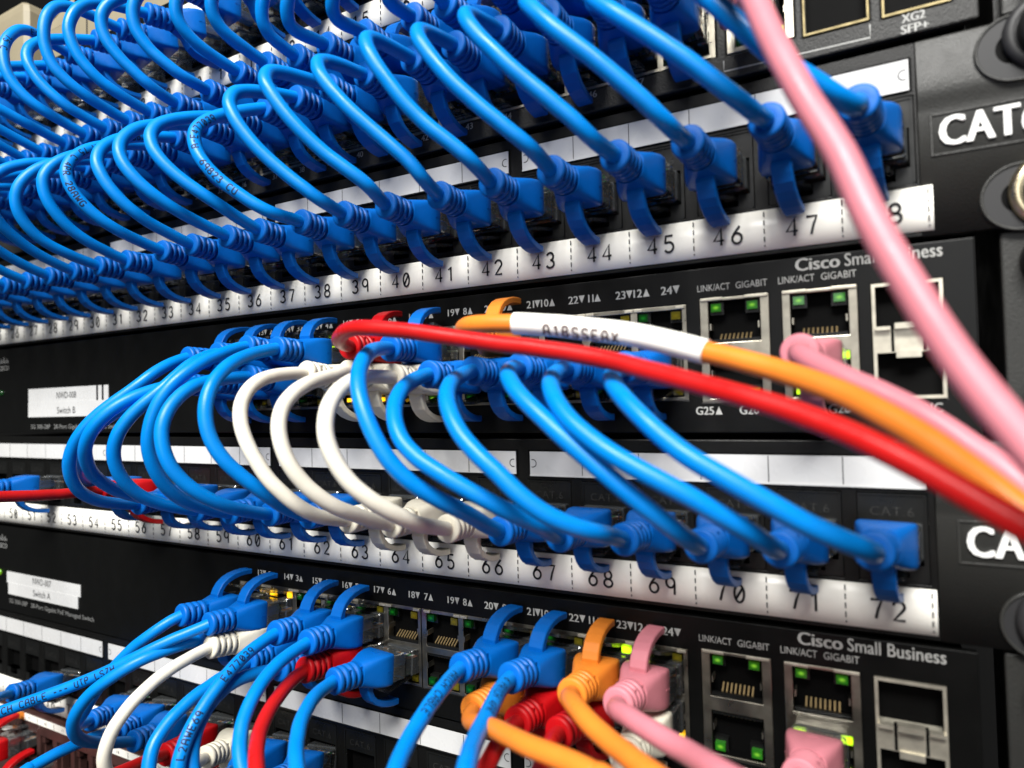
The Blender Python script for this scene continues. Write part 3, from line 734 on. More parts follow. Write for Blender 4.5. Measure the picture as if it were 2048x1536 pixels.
def catmull(P, per=5):
    out = []; n = len(P)
    for i in range(n-1):
        p0 = P[i-1] if i else P[0]*2-P[1]; p1, p2 = P[i], P[i+1]; p3 = P[i+2] if i+2 < n else P[-1]*2-P[-2]
        for k in range(per):
            t = k/per; t2, t3 = t*t, t*t*t
            out.append(.5*((2*p1)+(-p0+p2)*t+(2*p0-5*p1+4*p2-p3)*t2+(-p0+3*p1-3*p2+p3)*t3))
    out.append(P[-1].copy()); return out
def frames(C_):
    T = []; n = len(C_)
    for i in range(n): T.append((C_[min(n-1, i+1)]-C_[max(0, i-1)]).normalized())
    N = T[0].cross(Vector((0, 0, 1)))
    if N.length < .1: N = T[0].cross(Vector((1, 0, 0)))
    N.normalize(); fr = []
    for i in range(n):
        N = (N-T[i]*N.dot(T[i])).normalized(); fr.append((T[i], N, T[i].cross(N)))
    return fr
def tube(mb, C_, r, m, n=16, cap=True):
    fr = frames(C_)
    mb.loft([[C_[i]+(fr[i][1]*math.cos(2*math.pi*j/n)+fr[i][2]*math.sin(2*math.pi*j/n))*r for j in range(n)] for i in range(len(C_))], m, cap0=cap, cap1=cap)
def arclen(C_):
    s = [0.0]
    for a, b in zip(C_[:-1], C_[1:]): s.append(s[-1]+(b-a).length)
    return s
def at_s(C_, s, q):
    q = max(0, min(s[-1]-1e-4, q))
    lo, hi = 0, len(s)-1
    while hi-lo > 1:
        md = (lo+hi)//2
        if s[md] <= q: lo = md
        else: hi = md
    t = (q-s[lo])/max(1e-9, s[hi]-s[lo])
    return C_[lo].lerp(C_[hi], t), (C_[hi]-C_[lo]).normalized()
def print_on(mb, C_, r, s0, txt, hgt, facing, m, wd=.34, flip=False, adv=.92):
    """characters printed round the jacket, starting at arc length s0, on the side that faces `facing`"""
    s = arclen(C_)
    def put(a, b):
        p, T = at_s(C_, s, s0-a if flip else s0+a)
        up = (facing-p).normalized(); N = (up-T*up.dot(T)).normalized(); B = N.cross(T)
        if flip: B = -B
        th = (b-hgt/2)/r
        return p+(N*math.cos(th)+B*math.sin(th))*(r+.035)
    for pl in strokes(txt, adv): ribbon(mb, [(x*hgt*.95, y*hgt) for x, y in pl], wd, put, m, sub=3)

# every socket a cable goes into: (x, z, latch side) in mm
def port_at(dev, k):
    if dev == 'A': return (2.2-8.9-(24-k)*16.95, 107.4, 1)
    if dev == 'Bt': return (-51.3-(24-k)*13.4-3.2*((24-k)//6), 68.3, -1)
    if dev == 'Bb': return (-51.3-(48-k)*13.4-3.2*((48-k)//6), 56.3, 1)
    if dev == 'C': return (-8.9-(48-k)*17.0, 17.5, 1)
    if dev == 'E': return (-9.1-(72-k)*16.93, -70.3, 1)
    if dev == 'G': return (-3.5-8.9-(96-k)*17.0, -158.5, 1)
    if dev == 'D': return (XCOL[(k-1) % 12+1], -20.2 if k <= 12 else -30.2, -1 if k <= 12 else 1)
    if dev == 'F': return (XCOL[(k-1) % 12+1]-2.5, -109.2 if k <= 12 else -118.8, -1 if k <= 12 else 1)
    if dev == 'Dg': return (-22.3, -31.0, 1)
    if dev == 'Fg': return (-25.3, -119.6, 1)
    if dev == 'Bg': return (-34.5, 59.5, -1)
CABLES = {}
def cable(dev, k, colour, r, a, da, b, db, *pts):
    """one patch cable: socket a and the way its boot points, socket b likewise (or 0), and the points its jacket runs through"""
    CABLES[dev, k] = dict(c=colour, r=r, A=port_at(*a), dA=da, B=port_at(*b) if b else None, dB=db, p=pts)
cable('C', 48, 'blue', 1.85, ('Bb', 48), (0, -1, 0), ('C', 48), (-0.142, -0.988, 0.056), (-51.3, -27.5, 56.3), (-50.1, -31.5, 54.6), (-48.7, -35.3, 52.6), (-47, -39, 50.2), (-45, -42.2, 47.4), (-42.6, -44.7, 44), (-39.7, -46.4, 40.2), (-36.6, -47.4, 36.2), (-33.4, -47.9, 32.1), (-30.1, -47.8, 27.9), (-26.8, -47.2, 23.9), (-23.2, -46.2, 20.3), (-19.6, -44.8, 17.4), (-16.6, -42.9, 15.1), (-14.5, -40.1, 14.2), (-13.5, -37, 14.9), (-13.2, -33.8, 16.4), (-13, -30.6, 17.8), (-12.8, -27.2, 19))
cable('C', 47, 'blue', 1.85, ('Bb', 47), (0, -1, 0), ('C', 47), (-0.13, -0.989, 0.067), (-64.7, -27.5, 56.3), (-64.2, -31.3, 54.6), (-63.6, -35, 52.7), (-62.8, -38.6, 50.5), (-61.6, -41.8, 47.9), (-59.6, -44.2, 44.8), (-56.6, -45.5, 41.4), (-53.1, -45.8, 38), (-49.4, -45.5, 34.6), (-45.7, -44.8, 31.2), (-42.2, -43.8, 28.1), (-39.1, -42.6, 25.2), (-36.5, -41.4, 22.7), (-34.2, -39.8, 20.7), (-32.5, -37.8, 19.4), (-31.4, -35.3, 18.9), (-30.7, -32.7, 18.9), (-30, -30, 19.1), (-29.5, -27.2, 19.3))
cable('C', 46, 'blue', 1.85, ('Bb', 46), (0, -1, 0), ('C', 46), (-0.096, -0.995, 0.026), (-78.1, -27.5, 56.3), (-77.8, -31.9, 55.1), (-77.4, -36.3, 53.7), (-76.7, -40.6, 52), (-75.5, -44.3, 49.6), (-73.3, -46.8, 46.4), (-70.3, -48, 42.7), (-66.9, -48.2, 38.8), (-63.2, -47.6, 35.1), (-59.5, -46.5, 31.5), (-56.1, -45.2, 28), (-53.1, -43.8, 24.9), (-50.6, -42.3, 22.2), (-48.6, -40.6, 19.9), (-47.2, -38.5, 18.5), (-46.5, -35.9, 17.9), (-46.1, -33.1, 17.9), (-45.8, -30.3, 18), (-45.5, -27.4, 18.2))
cable('C', 45, 'blue', 1.85, ('Bb', 45), (0, -1, 0), ('C', 45), (-0.076, -0.996, 0.035), (-91.5, -27.5, 56.3), (-91.6, -32.2, 55.5), (-91.6, -36.9, 54.4), (-91.4, -41.5, 53), (-90.5, -45.2, 50.7), (-88.4, -47.3, 47.1), (-85.5, -47.5, 43), (-82.2, -46.8, 39.1), (-78.9, -45.8, 35.3), (-75.6, -44.5, 31.9), (-72.4, -43.3, 28.7), (-69.7, -42, 25.9), (-67.3, -40.7, 23.5), (-65.5, -39.3, 21.4), (-64.1, -37.5, 19.8), (-63.3, -35.2, 19), (-62.8, -32.7, 18.7), (-62.4, -30.1, 18.5), (-62, -27.4, 18.5))
cable('C', 44, 'blue', 1.85, ('Bb', 44), (0, -1, 0), ('C', 44), (-0.045, -0.999, 0.022), (-104.9, -27.5, 56.3), (-104.9, -32.1, 55.5), (-104.8, -36.6, 54.5), (-104.5, -41.1, 53.1), (-103.8, -44.9, 51.1), (-102, -47.1, 47.6), (-99.5, -47.3, 43.6), (-96.7, -46.6, 39.5), (-93.7, -45.5, 35.7), (-90.6, -44.2, 32.3), (-87.7, -42.9, 29.3), (-84.9, -41.5, 26.6), (-82.6, -40.2, 24.3), (-80.6, -38.7, 22.4), (-79.2, -37, 20.9), (-78.5, -34.8, 19.9), (-78.2, -32.5, 19.2), (-78.1, -30, 18.6), (-78.1, -27.5, 18.1))
cable('C', 43, 'blue', 1.85, ('Bb', 43), (0, -1, 0), ('C', 43), (-0.023, -0.999, 0.025), (-118.3, -27.5, 56.3), (-118.5, -32.7, 55.9), (-118.6, -37.8, 55.3), (-118.5, -42.8, 54.3), (-117.8, -46.9, 52.2), (-115.9, -48.7, 48.3), (-113.4, -48.5, 43.7), (-110.7, -47.3, 39.3), (-108, -45.8, 35.1), (-105.2, -44.1, 31.5), (-102.4, -42.6, 28.4), (-99.7, -41.1, 25.9), (-97.4, -39.7, 23.7), (-95.6, -38.3, 21.8), (-94.6, -36.6, 20.4), (-94.2, -34.5, 19.5), (-94.2, -32.3, 18.9), (-94.4, -30, 18.5), (-94.5, -27.5, 18.2))
cable('C', 42, 'blue', 1.85, ('Bb', 42), (0, -1, 0), ('C', 42), (0.016, -1, 0.007), (-134.9, -27.5, 56.3), (-135.1, -32.5, 55.6), (-135.2, -37.5, 54.8), (-135.2, -42.3, 53.5), (-134.4, -46.1, 51.2), (-132.4, -47.7, 47.3), (-129.6, -47.3, 43.2), (-126.6, -46, 39.2), (-123.5, -44.4, 35.6), (-120.4, -42.6, 32.3), (-117.6, -41, 29.4), (-115.1, -39.6, 26.8), (-113, -38.3, 24.5), (-111.5, -37.1, 22.4), (-110.6, -35.7, 20.6), (-110.3, -33.9, 19.5), (-110.3, -31.9, 18.7), (-110.3, -29.8, 18.1), (-110.5, -27.5, 17.7))
cable('C', 41, 'blue', 1.85, ('Bb', 41), (0, -1, 0), ('C', 41), (-0.008, -1, 0.017), (-148.3, -27.5, 56.3), (-148.8, -33, 55.7), (-149.4, -38.5, 54.8), (-149.8, -43.8, 53.7), (-149.7, -48.5, 51.7), (-148.2, -51, 47.8), (-145.7, -50.6, 43.2), (-143, -49.2, 38.8), (-140.2, -47.3, 34.8), (-137.4, -45.2, 31.3), (-134.7, -43.2, 28.3), (-132.1, -41.4, 25.9), (-129.8, -39.7, 23.8), (-128.1, -38, 22.1), (-127.1, -36.3, 20.7), (-127, -34.2, 19.7), (-127.3, -32.1, 19), (-127.7, -29.9, 18.4), (-128.1, -27.5, 18))
cable('C', 40, 'blue', 1.85, ('Bb', 40), (0, -1, 0), ('C', 40), (0.041, -0.999, 0.022), (-161.7, -27.5, 56.3), (-162.5, -32.7, 55.3), (-163.2, -38, 54), (-164, -43, 52.5), (-164.2, -47.5, 50.1), (-163.4, -49.9, 46.2), (-161.4, -49.9, 41.6), (-159, -48.6, 37.3), (-156.4, -46.8, 33.4), (-153.8, -44.8, 30.1), (-151.2, -42.8, 27.2), (-148.9, -41.1, 24.8), (-146.8, -39.5, 22.8), (-145.2, -37.9, 21.1), (-144.1, -36.2, 19.9), (-143.6, -34.2, 19.2), (-143.5, -32.1, 18.7), (-143.6, -29.8, 18.4), (-143.8, -27.5, 18.1))
cable('C', 39, 'blue', 1.85, ('Bb', 39), (0, -1, 0), ('C', 39), (0.059, -0.998, 0.03), (-175.1, -27.5, 56.3), (-176.2, -32, 54.3), (-177.3, -36.5, 52.1), (-178.5, -40.9, 49.7), (-179.4, -44.9, 46.8), (-179.8, -48, 43.2), (-179, -49.3, 39.1), (-177.2, -49.3, 35), (-175, -48.3, 31.4), (-172.5, -46.8, 28.3), (-170, -45.1, 25.7), (-167.6, -43.3, 23.5), (-165.5, -41.5, 21.6), (-163.6, -39.6, 20.1), (-162.2, -37.5, 19.1), (-161.4, -35.1, 18.7), (-160.9, -32.6, 18.5), (-160.5, -30.1, 18.4), (-160.3, -27.4, 18.3))
cable('C', 38, 'blue', 1.85, ('Bb', 38), (0, -1, 0), ('C', 38), (0.014, -0.999, 0.035), (-188.5, -27.5, 56.3), (-189.5, -32.4, 54.9), (-190.6, -37.3, 53.4), (-191.8, -42.1, 51.6), (-192.9, -46.6, 49.4), (-193.6, -50.5, 46.6), (-193.3, -52.8, 42.9), (-191.9, -53.2, 38.8), (-189.9, -52.2, 35.2), (-187.6, -50.4, 32), (-185.3, -48.3, 29.3), (-183.1, -46, 27), (-181.2, -43.6, 25), (-179.7, -41.2, 23.3), (-178.8, -38.7, 21.9), (-178.5, -36, 20.8), (-178.4, -33.2, 19.9), (-178.4, -30.4, 19.1), (-178.5, -27.5, 18.5))
cable('C', 37, 'blue', 1.85, ('Bb', 37), (0, -1, 0), ('C', 37), (0.102, -0.994, 0.043), (-201.9, -27.5, 56.3), (-202.4, -32, 55.3), (-203, -36.4, 54.1), (-203.6, -40.8, 52.7), (-204.2, -45, 51), (-204.7, -48.9, 48.9), (-204.9, -52.1, 46.1), (-204.7, -54.5, 42.9), (-203.8, -55.7, 39.3), (-202.5, -55.5, 35.8), (-200.8, -54.3, 32.6), (-199.1, -52.3, 29.7), (-197.5, -49.8, 27.2), (-196.2, -46.7, 25), (-195.1, -43.2, 23.2), (-194.4, -39.4, 21.8), (-193.8, -35.4, 20.6), (-193.4, -31.4, 19.6), (-193.1, -27.3, 18.7))
cable('C', 36, 'blue', 1.85, ('Bb', 36), (0, -1, 0), ('C', 36), (0.078, -0.996, 0.031), (-218.5, -27.5, 56.3), (-218.9, -31.6, 55.2), (-219.4, -35.7, 54), (-219.9, -39.8, 52.6), (-220.4, -43.7, 51), (-220.7, -47.2, 48.8), (-220.8, -50.1, 46.2), (-220.5, -52.1, 43.1), (-219.7, -53, 39.7), (-218.4, -52.7, 36.4), (-217.1, -51.6, 33.2), (-215.7, -49.9, 30.2), (-214.5, -47.7, 27.5), (-213.4, -45, 25.2), (-212.6, -41.8, 23.2), (-211.9, -38.4, 21.7), (-211.4, -34.8, 20.5), (-211, -31.1, 19.3), (-210.8, -27.4, 18.3))
cable('C', 35, 'blue', 1.85, ('Bb', 35), (0, -1, 0), ('C', 35), (0.126, -0.992, 0.028), (-231.9, -27.5, 56.3), (-232.3, -31.7, 55.2), (-232.7, -36, 54), (-233.2, -40.1, 52.5), (-233.7, -44.1, 50.8), (-234.2, -47.8, 48.6), (-234.4, -50.8, 45.9), (-234.4, -53.1, 42.8), (-233.9, -54.4, 39.3), (-232.9, -54.3, 35.7), (-231.8, -53.2, 32.4), (-230.6, -51.3, 29.4), (-229.5, -48.8, 26.7), (-228.5, -45.9, 24.4), (-227.7, -42.5, 22.6), (-227.2, -38.8, 21.2), (-226.8, -35, 20.1), (-226.6, -31.2, 19.1), (-226.4, -27.3, 18.3))
cable('C', 34, 'blue', 1.85, ('Bb', 34), (0, -1, 0), ('C', 34), (0, -1, 0), (-245.3, -27.5, 56.3), (-245.8, -31.5, 55.3), (-246.4, -35.5, 54.1), (-247.1, -39.5, 52.8), (-247.8, -43.3, 51.2), (-248.5, -46.7, 49.1), (-249.2, -49.6, 46.6), (-249.8, -51.8, 43.6), (-250, -53.1, 40.3), (-249.9, -53, 36.8), (-249.6, -52, 33.4), (-249.2, -50.3, 30.3), (-248.8, -48, 27.4), (-248.4, -45.3, 24.9), (-248, -42.1, 22.8), (-247.7, -38.6, 21.1), (-247.4, -34.9, 19.8), (-247.1, -31.2, 18.5), (-246.9, -27.5, 17.5))
cable('C', 33, 'blue', 1.85, ('Bb', 33), (0, -1, 0), ('C', 33), (0, -1, 0), (-258.7, -27.5, 56.3), (-259.2, -31.5, 55.3), (-259.8, -35.6, 54.1), (-260.4, -39.5, 52.7), (-261.1, -43.3, 51.1), (-262, -46.7, 49), (-262.9, -49.7, 46.3), (-263.7, -52, 43.3), (-264.5, -53.6, 39.9), (-265.1, -54.1, 36.3), (-265.4, -53.5, 32.7), (-265.5, -51.9, 29.4), (-265.4, -49.5, 26.4), (-265.2, -46.6, 23.9), (-264.9, -43.1, 22), (-264.6, -39.4, 20.6), (-264.4, -35.5, 19.4), (-264.1, -31.5, 18.4), (-263.9, -27.5, 17.5))
cable('C', 32, 'blue', 1.85, ('Bb', 32), (0, -1, 0), ('C', 32), (0, -1, 0), (-272.1, -27.5, 56.3), (-272.5, -33.9, 55.5), (-272.9, -39.5, 54.4), (-273.5, -44.4, 53), (-274, -48.4, 51.2), (-274.7, -51.7, 49.3), (-275.3, -54.2, 47.1), (-276, -55.9, 44.7), (-276.6, -56.9, 42.2), (-277.3, -57.2, 39.6), (-277.9, -56.7, 36.9), (-278.5, -55.5, 34.2), (-279.1, -53.5, 31.5), (-279.6, -50.9, 28.8), (-280, -47.6, 26.3), (-280.4, -43.6, 23.8), (-280.7, -38.9, 21.5), (-280.8, -33.5, 19.4), (-280.9, -27.5, 17.5))
cable('C', 31, 'blue', 1.85, ('Bb', 31), (0, -1, 0), ('C', 31), (0, -1, 0), (-285.5, -27.5, 56.3), (-285.9, -33.4, 55), (-286.4, -38.7, 53.6), (-287.1, -43.3, 51.9), (-287.8, -47.3, 50.1), (-288.7, -50.7, 48.1), (-289.5, -53.3, 45.9), (-290.5, -55.3, 43.7), (-291.4, -56.6, 41.3), (-292.4, -57.1, 38.9), (-293.3, -56.9, 36.4), (-294.2, -56, 33.9), (-295.1, -54.3, 31.4), (-295.9, -51.8, 29), (-296.5, -48.6, 26.5), (-297.1, -44.5, 24.1), (-297.5, -39.7, 21.8), (-297.8, -34, 19.6), (-297.9, -27.5, 17.5))
cable('C', 30, 'blue', 1.85, ('Bb', 30), (0, -1, 0), ('C', 30), (0, -1, 0), (-302.1, -27.5, 56.3), (-302.5, -33.3, 55.6), (-303, -38.7, 54.5), (-303.7, -43.5, 53.2), (-304.5, -47.7, 51.6), (-305.3, -51.3, 49.8), (-306.2, -54.2, 47.7), (-307.2, -56.5, 45.5), (-308.2, -58.1, 43.2), (-309.2, -58.8, 40.7), (-310.2, -58.9, 38.1), (-311.1, -58.1, 35.5), (-312, -56.5, 32.8), (-312.8, -54, 30.1), (-313.5, -50.6, 27.4), (-314.1, -46.3, 24.8), (-314.5, -41, 22.3), (-314.8, -34.7, 19.8), (-314.9, -27.5, 17.5))
cable('C', 29, 'blue', 1.85, ('Bb', 29), (0, -1, 0), ('C', 29), (0, -1, 0), (-315.5, -27.5, 56.3), (-315.9, -33.4, 55.2), (-316.6, -38.7, 53.9), (-317.4, -43.4, 52.4), (-318.3, -47.3, 50.6), (-319.4, -50.7, 48.6), (-320.6, -53.3, 46.4), (-321.8, -55.2, 44.2), (-323.1, -56.4, 41.8), (-324.4, -56.9, 39.3), (-325.7, -56.7, 36.7), (-326.9, -55.7, 34.1), (-328.1, -54, 31.6), (-329.1, -51.6, 29), (-330, -48.3, 26.5), (-330.8, -44.3, 24.1), (-331.4, -39.5, 21.7), (-331.8, -33.9, 19.5), (-331.9, -27.5, 17.5))
cable('C', 28, 'blue', 1.85, ('Bb', 28), (0, -1, 0), ('C', 28), (0, -1, 0), (-328.9, -27.5, 56.3), (-329.4, -33.6, 55.7), (-330.1, -39, 54.7), (-331.1, -43.8, 53.4), (-332.2, -47.9, 51.8), (-333.5, -51.3, 50), (-335, -53.9, 47.9), (-336.5, -55.9, 45.6), (-338, -57.1, 43.1), (-339.6, -57.6, 40.6), (-341.2, -57.4, 37.9), (-342.7, -56.3, 35.2), (-344.1, -54.6, 32.4), (-345.4, -52.1, 29.7), (-346.6, -48.7, 27), (-347.5, -44.6, 24.4), (-348.3, -39.7, 22), (-348.7, -34, 19.6), (-348.9, -27.5, 17.5))
cable('C', 27, 'blue', 1.85, ('Bb', 27), (0, -1, 0), ('C', 27), (0, -1, 0), (-342.3, -27.5, 56.3), (-342.8, -33.5, 55.6), (-343.6, -38.9, 54.6), (-344.7, -43.8, 53.2), (-346.1, -47.9, 51.6), (-347.6, -51.4, 49.8), (-349.3, -54.2, 47.7), (-351.1, -56.3, 45.4), (-352.9, -57.7, 43), (-354.8, -58.3, 40.4), (-356.7, -58.2, 37.8), (-358.5, -57.3, 35.1), (-360.2, -55.6, 32.4), (-361.8, -53.1, 29.7), (-363.1, -49.7, 27.1), (-364.3, -45.5, 24.5), (-365.1, -40.4, 22), (-365.7, -34.4, 19.7), (-365.9, -27.5, 17.5))
cable('C', 26, 'blue', 1.85, ('Bb', 26), (0, -1, 0), ('C', 26), (0, -1, 0), (-355.7, -27.5, 56.3), (-356.2, -33.4, 55.9), (-357.1, -38.8, 55.1), (-358.4, -43.5, 54), (-359.9, -47.6, 52.5), (-361.7, -51, 50.7), (-363.6, -53.7, 48.6), (-365.7, -55.8, 46.3), (-367.8, -57.1, 43.8), (-370, -57.7, 41.2), (-372.2, -57.5, 38.5), (-374.3, -56.6, 35.7), (-376.3, -54.9, 32.9), (-378.1, -52.4, 30.1), (-379.7, -49.1, 27.3), (-381, -45, 24.6), (-382, -40, 22.1), (-382.6, -34.1, 19.7), (-382.9, -27.5, 17.5))
cable('C', 25, 'blue', 1.85, ('Bb', 25), (0, -1, 0), ('C', 25), (0, -1, 0), (-369.1, -27.5, 56.3), (-369.7, -33.4, 55.3), (-370.7, -38.8, 54), (-372, -43.6, 52.5), (-373.8, -47.6, 50.8), (-375.7, -51.1, 48.9), (-377.9, -53.9, 46.8), (-380.3, -55.9, 44.5), (-382.7, -57.3, 42.1), (-385.2, -57.9, 39.7), (-387.7, -57.8, 37.2), (-390.1, -56.8, 34.6), (-392.3, -55.2, 32), (-394.4, -52.7, 29.4), (-396.2, -49.3, 26.9), (-397.7, -45.2, 24.4), (-398.9, -40.2, 22), (-399.6, -34.2, 19.7), (-399.9, -27.5, 17.5))
cable('A', 24, 'blue', 1.85, ('A', 24), (0, -1, 0), ('Bt', 24), (0, -1, 0), (-6.7, -27.5, 107.4), (-7.4, -33.6, 105.7), (-8.8, -39, 104), (-10.7, -43.9, 102.1), (-13.1, -48.1, 100.1), (-15.9, -51.7, 98), (-19.1, -54.5, 95.8), (-22.5, -56.6, 93.6), (-26.1, -58, 91.3), (-29.7, -58.6, 89), (-33.3, -58.6, 86.6), (-36.8, -57.6, 84.2), (-40.1, -55.9, 81.9), (-43.2, -53.4, 79.5), (-45.9, -50, 77.2), (-48.1, -45.7, 74.9), (-49.8, -40.5, 72.6), (-50.9, -34.4, 70.4), (-51.3, -27.5, 68.3))
cable('A', 23, 'blue', 1.85, ('A', 23), (0, -1, 0), ('Bt', 23), (0, -1, 0), (-23.6, -27.5, 107.4), (-24.3, -32.7, 105.7), (-25.5, -37.6, 103.8), (-27.3, -42, 101.8), (-29.5, -45.9, 99.6), (-32.1, -49.3, 97.3), (-35, -52.1, 94.9), (-38.2, -54.4, 92.5), (-41.4, -56, 90), (-44.8, -56.8, 87.4), (-48.1, -57, 84.9), (-51.3, -56.4, 82.5), (-54.4, -55, 80.1), (-57.2, -52.8, 77.7), (-59.7, -49.6, 75.5), (-61.8, -45.6, 73.4), (-63.3, -40.5, 71.5), (-64.3, -34.5, 69.8), (-64.7, -27.5, 68.3))
cable('A', 22, 'blue', 1.85, ('A', 22), (0, -1, 0), ('Bt', 22), (0, -1, 0), (-40.6, -27.5, 107.4), (-41.2, -33.4, 105.6), (-42.4, -38.8, 103.7), (-44, -43.6, 101.7), (-46.1, -47.7, 99.5), (-48.5, -51.3, 97.2), (-51.2, -54.1, 94.9), (-54, -56.3, 92.5), (-57, -57.7, 90), (-60.1, -58.4, 87.6), (-63.1, -58.3, 85.1), (-66, -57.5, 82.7), (-68.8, -55.8, 80.4), (-71.3, -53.3, 78.1), (-73.6, -49.9, 75.8), (-75.4, -45.7, 73.7), (-76.9, -40.6, 71.8), (-77.7, -34.5, 70), (-78.1, -27.5, 68.3))
cable('A', 21, 'blue', 1.85, ('A', 21), (0, -1, 0), ('Bt', 21), (0, -1, 0), (-57.6, -27.5, 107.4), (-58.2, -33.4, 106.1), (-59.2, -38.7, 104.6), (-60.7, -43.4, 102.9), (-62.6, -47.5, 101), (-64.8, -50.9, 99), (-67.2, -53.7, 96.8), (-69.8, -55.8, 94.5), (-72.5, -57.2, 92.2), (-75.2, -57.8, 89.8), (-78, -57.7, 87.3), (-80.6, -56.9, 84.8), (-83.1, -55.2, 82.3), (-85.4, -52.8, 79.8), (-87.4, -49.4, 77.4), (-89.1, -45.3, 75), (-90.4, -40.2, 72.6), (-91.2, -34.3, 70.4), (-91.5, -27.5, 68.3))
cable('A', 20, 'blue', 1.85, ('A', 20), (0, -1, 0), ('Bt', 20), (-0.081, -0.997, -0.016), (-74.5, -27.5, 107.4), (-75.1, -33.4, 105.7), (-76.3, -38.8, 103.8), (-77.8, -43.6, 101.7), (-79.8, -47.7, 99.6), (-82.1, -51.3, 97.3), (-84.6, -54.1, 94.9), (-87.3, -56.3, 92.4), (-90.1, -57.8, 89.9), (-92.9, -58.5, 87.4), (-95.7, -58.4, 84.9), (-98.3, -57.6, 82.4), (-100.7, -55.9, 80), (-102.9, -53.4, 77.6), (-104.7, -50, 75.4), (-106.1, -45.8, 73.2), (-107, -40.6, 71.3), (-107.4, -34.4, 69.5), (-107.1, -27.4, 67.9))
cable('A', 19, 'blue', 1.85, ('A', 19), (0, -1, 0), ('Bt', 19), (0.01, -1, -0.014), (-91.4, -27.5, 107.4), (-92.8, -30.3, 105.4), (-94.4, -32.9, 103.2), (-96, -35.4, 100.7), (-97.9, -37.7, 98), (-100, -39.4, 94.9), (-102.3, -40.6, 91.6), (-104.7, -41.4, 88.1), (-107, -41.9, 84.7), (-109.4, -42.1, 81.2), (-111.6, -42, 77.9), (-113.7, -41.6, 74.9), (-115.6, -40.8, 72.1), (-117.2, -39.5, 69.7), (-118.3, -37.7, 68), (-118.6, -35.3, 67.4), (-118.5, -32.8, 67.4), (-118.3, -30.2, 67.6), (-118, -27.5, 67.9))
cable('A', 18, 'blue', 1.85, ('A', 18), (0, -1, 0), ('Bt', 18), (0.008, -1, 0.004), (-108.4, -27.5, 107.4), (-109.9, -30.4, 105.2), (-111.6, -33.1, 102.7), (-113.4, -35.7, 100.1), (-115.5, -37.9, 97.1), (-117.7, -39.7, 93.8), (-120.2, -41, 90.2), (-122.6, -41.9, 86.6), (-125.1, -42.4, 83), (-127.5, -42.6, 79.5), (-129.7, -42.6, 76.2), (-131.8, -42.2, 73.2), (-133.5, -41.3, 70.5), (-134.9, -39.9, 68.5), (-135.5, -37.8, 67.5), (-135.5, -35.3, 67.4), (-135.2, -32.8, 67.7), (-135, -30.2, 68.1), (-134.7, -27.5, 68.4))
cable('A', 17, 'blue', 1.85, ('A', 17), (0, -1, 0), ('Bt', 17), (-0.024, -0.999, 0.022), (-125.3, -27.5, 107.4), (-126.8, -30.4, 105.2), (-128.5, -33.2, 102.8), (-130.3, -35.9, 100.1), (-132.3, -38.2, 97.1), (-134.6, -40.1, 93.9), (-136.9, -41.5, 90.3), (-139.3, -42.5, 86.8), (-141.7, -43.2, 83.2), (-144, -43.5, 79.8), (-146.1, -43.5, 76.5), (-147.9, -43.1, 73.6), (-149.4, -42.1, 71.1), (-150.3, -40.4, 69.2), (-150.4, -38.1, 68.4), (-150.1, -35.6, 68.3), (-149.7, -33, 68.5), (-149.3, -30.3, 68.7), (-149, -27.5, 68.9))
cable('A', 16, 'blue', 1.85, ('A', 16), (0, -1, 0), ('Bt', 16), (0.023, -1, 0.019), (-142.3, -27.5, 107.4), (-143.7, -30, 105.2), (-145.2, -32.4, 102.8), (-146.8, -34.6, 100.2), (-148.5, -36.7, 97.3), (-150.4, -38.3, 94.3), (-152.3, -39.6, 91), (-154.3, -40.5, 87.7), (-156.1, -41.1, 84.5), (-157.8, -41.4, 81.3), (-159.3, -41.4, 78.4), (-160.5, -40.9, 75.8), (-161.3, -39.9, 73.5), (-161.6, -38.5, 71.8), (-161.7, -36.6, 70.6), (-161.5, -34.4, 69.9), (-161.4, -32.2, 69.5), (-161.2, -29.9, 69.1), (-161.1, -27.5, 68.8))
cable('A', 15, 'blue', 1.85, ('A', 15), (0, -1, 0), ('Bt', 15), (0.026, -0.997, 0.071), (-159.2, -27.5, 107.4), (-160.6, -30.5, 105.5), (-162.1, -33.5, 103.4), (-163.7, -36.3, 101), (-165.4, -39, 98.5), (-167.3, -41.2, 95.7), (-169.2, -43, 92.6), (-171.1, -44.4, 89.5), (-172.9, -45.3, 86.3), (-174.5, -45.7, 83.1), (-175.7, -45.6, 80.1), (-176.3, -44.6, 77.4), (-176.3, -42.9, 75.3), (-175.9, -40.7, 73.7), (-175.4, -38.2, 72.7), (-175, -35.6, 71.9), (-174.8, -32.9, 71.3), (-174.5, -30.2, 70.8), (-174.4, -27.4, 70.3))
cable('A', 14, 'blue', 1.85, ('A', 14), (0, -1, 0), ('Bt', 14), (0.055, -0.994, 0.089), (-176.2, -27.5, 107.4), (-177.4, -30.7, 105.6), (-178.8, -33.9, 103.5), (-180.3, -36.9, 101.3), (-181.9, -39.8, 98.9), (-183.6, -42.3, 96.2), (-185.3, -44.3, 93.2), (-186.9, -45.8, 90), (-188.4, -46.8, 86.8), (-189.4, -47.1, 83.7), (-190, -46.6, 80.6), (-189.9, -45.2, 78), (-189.5, -43.3, 76), (-188.9, -41, 74.4), (-188.3, -38.4, 73.2), (-187.9, -35.7, 72.4), (-187.5, -33, 71.8), (-187.2, -30.2, 71.3), (-187, -27.3, 70.8))
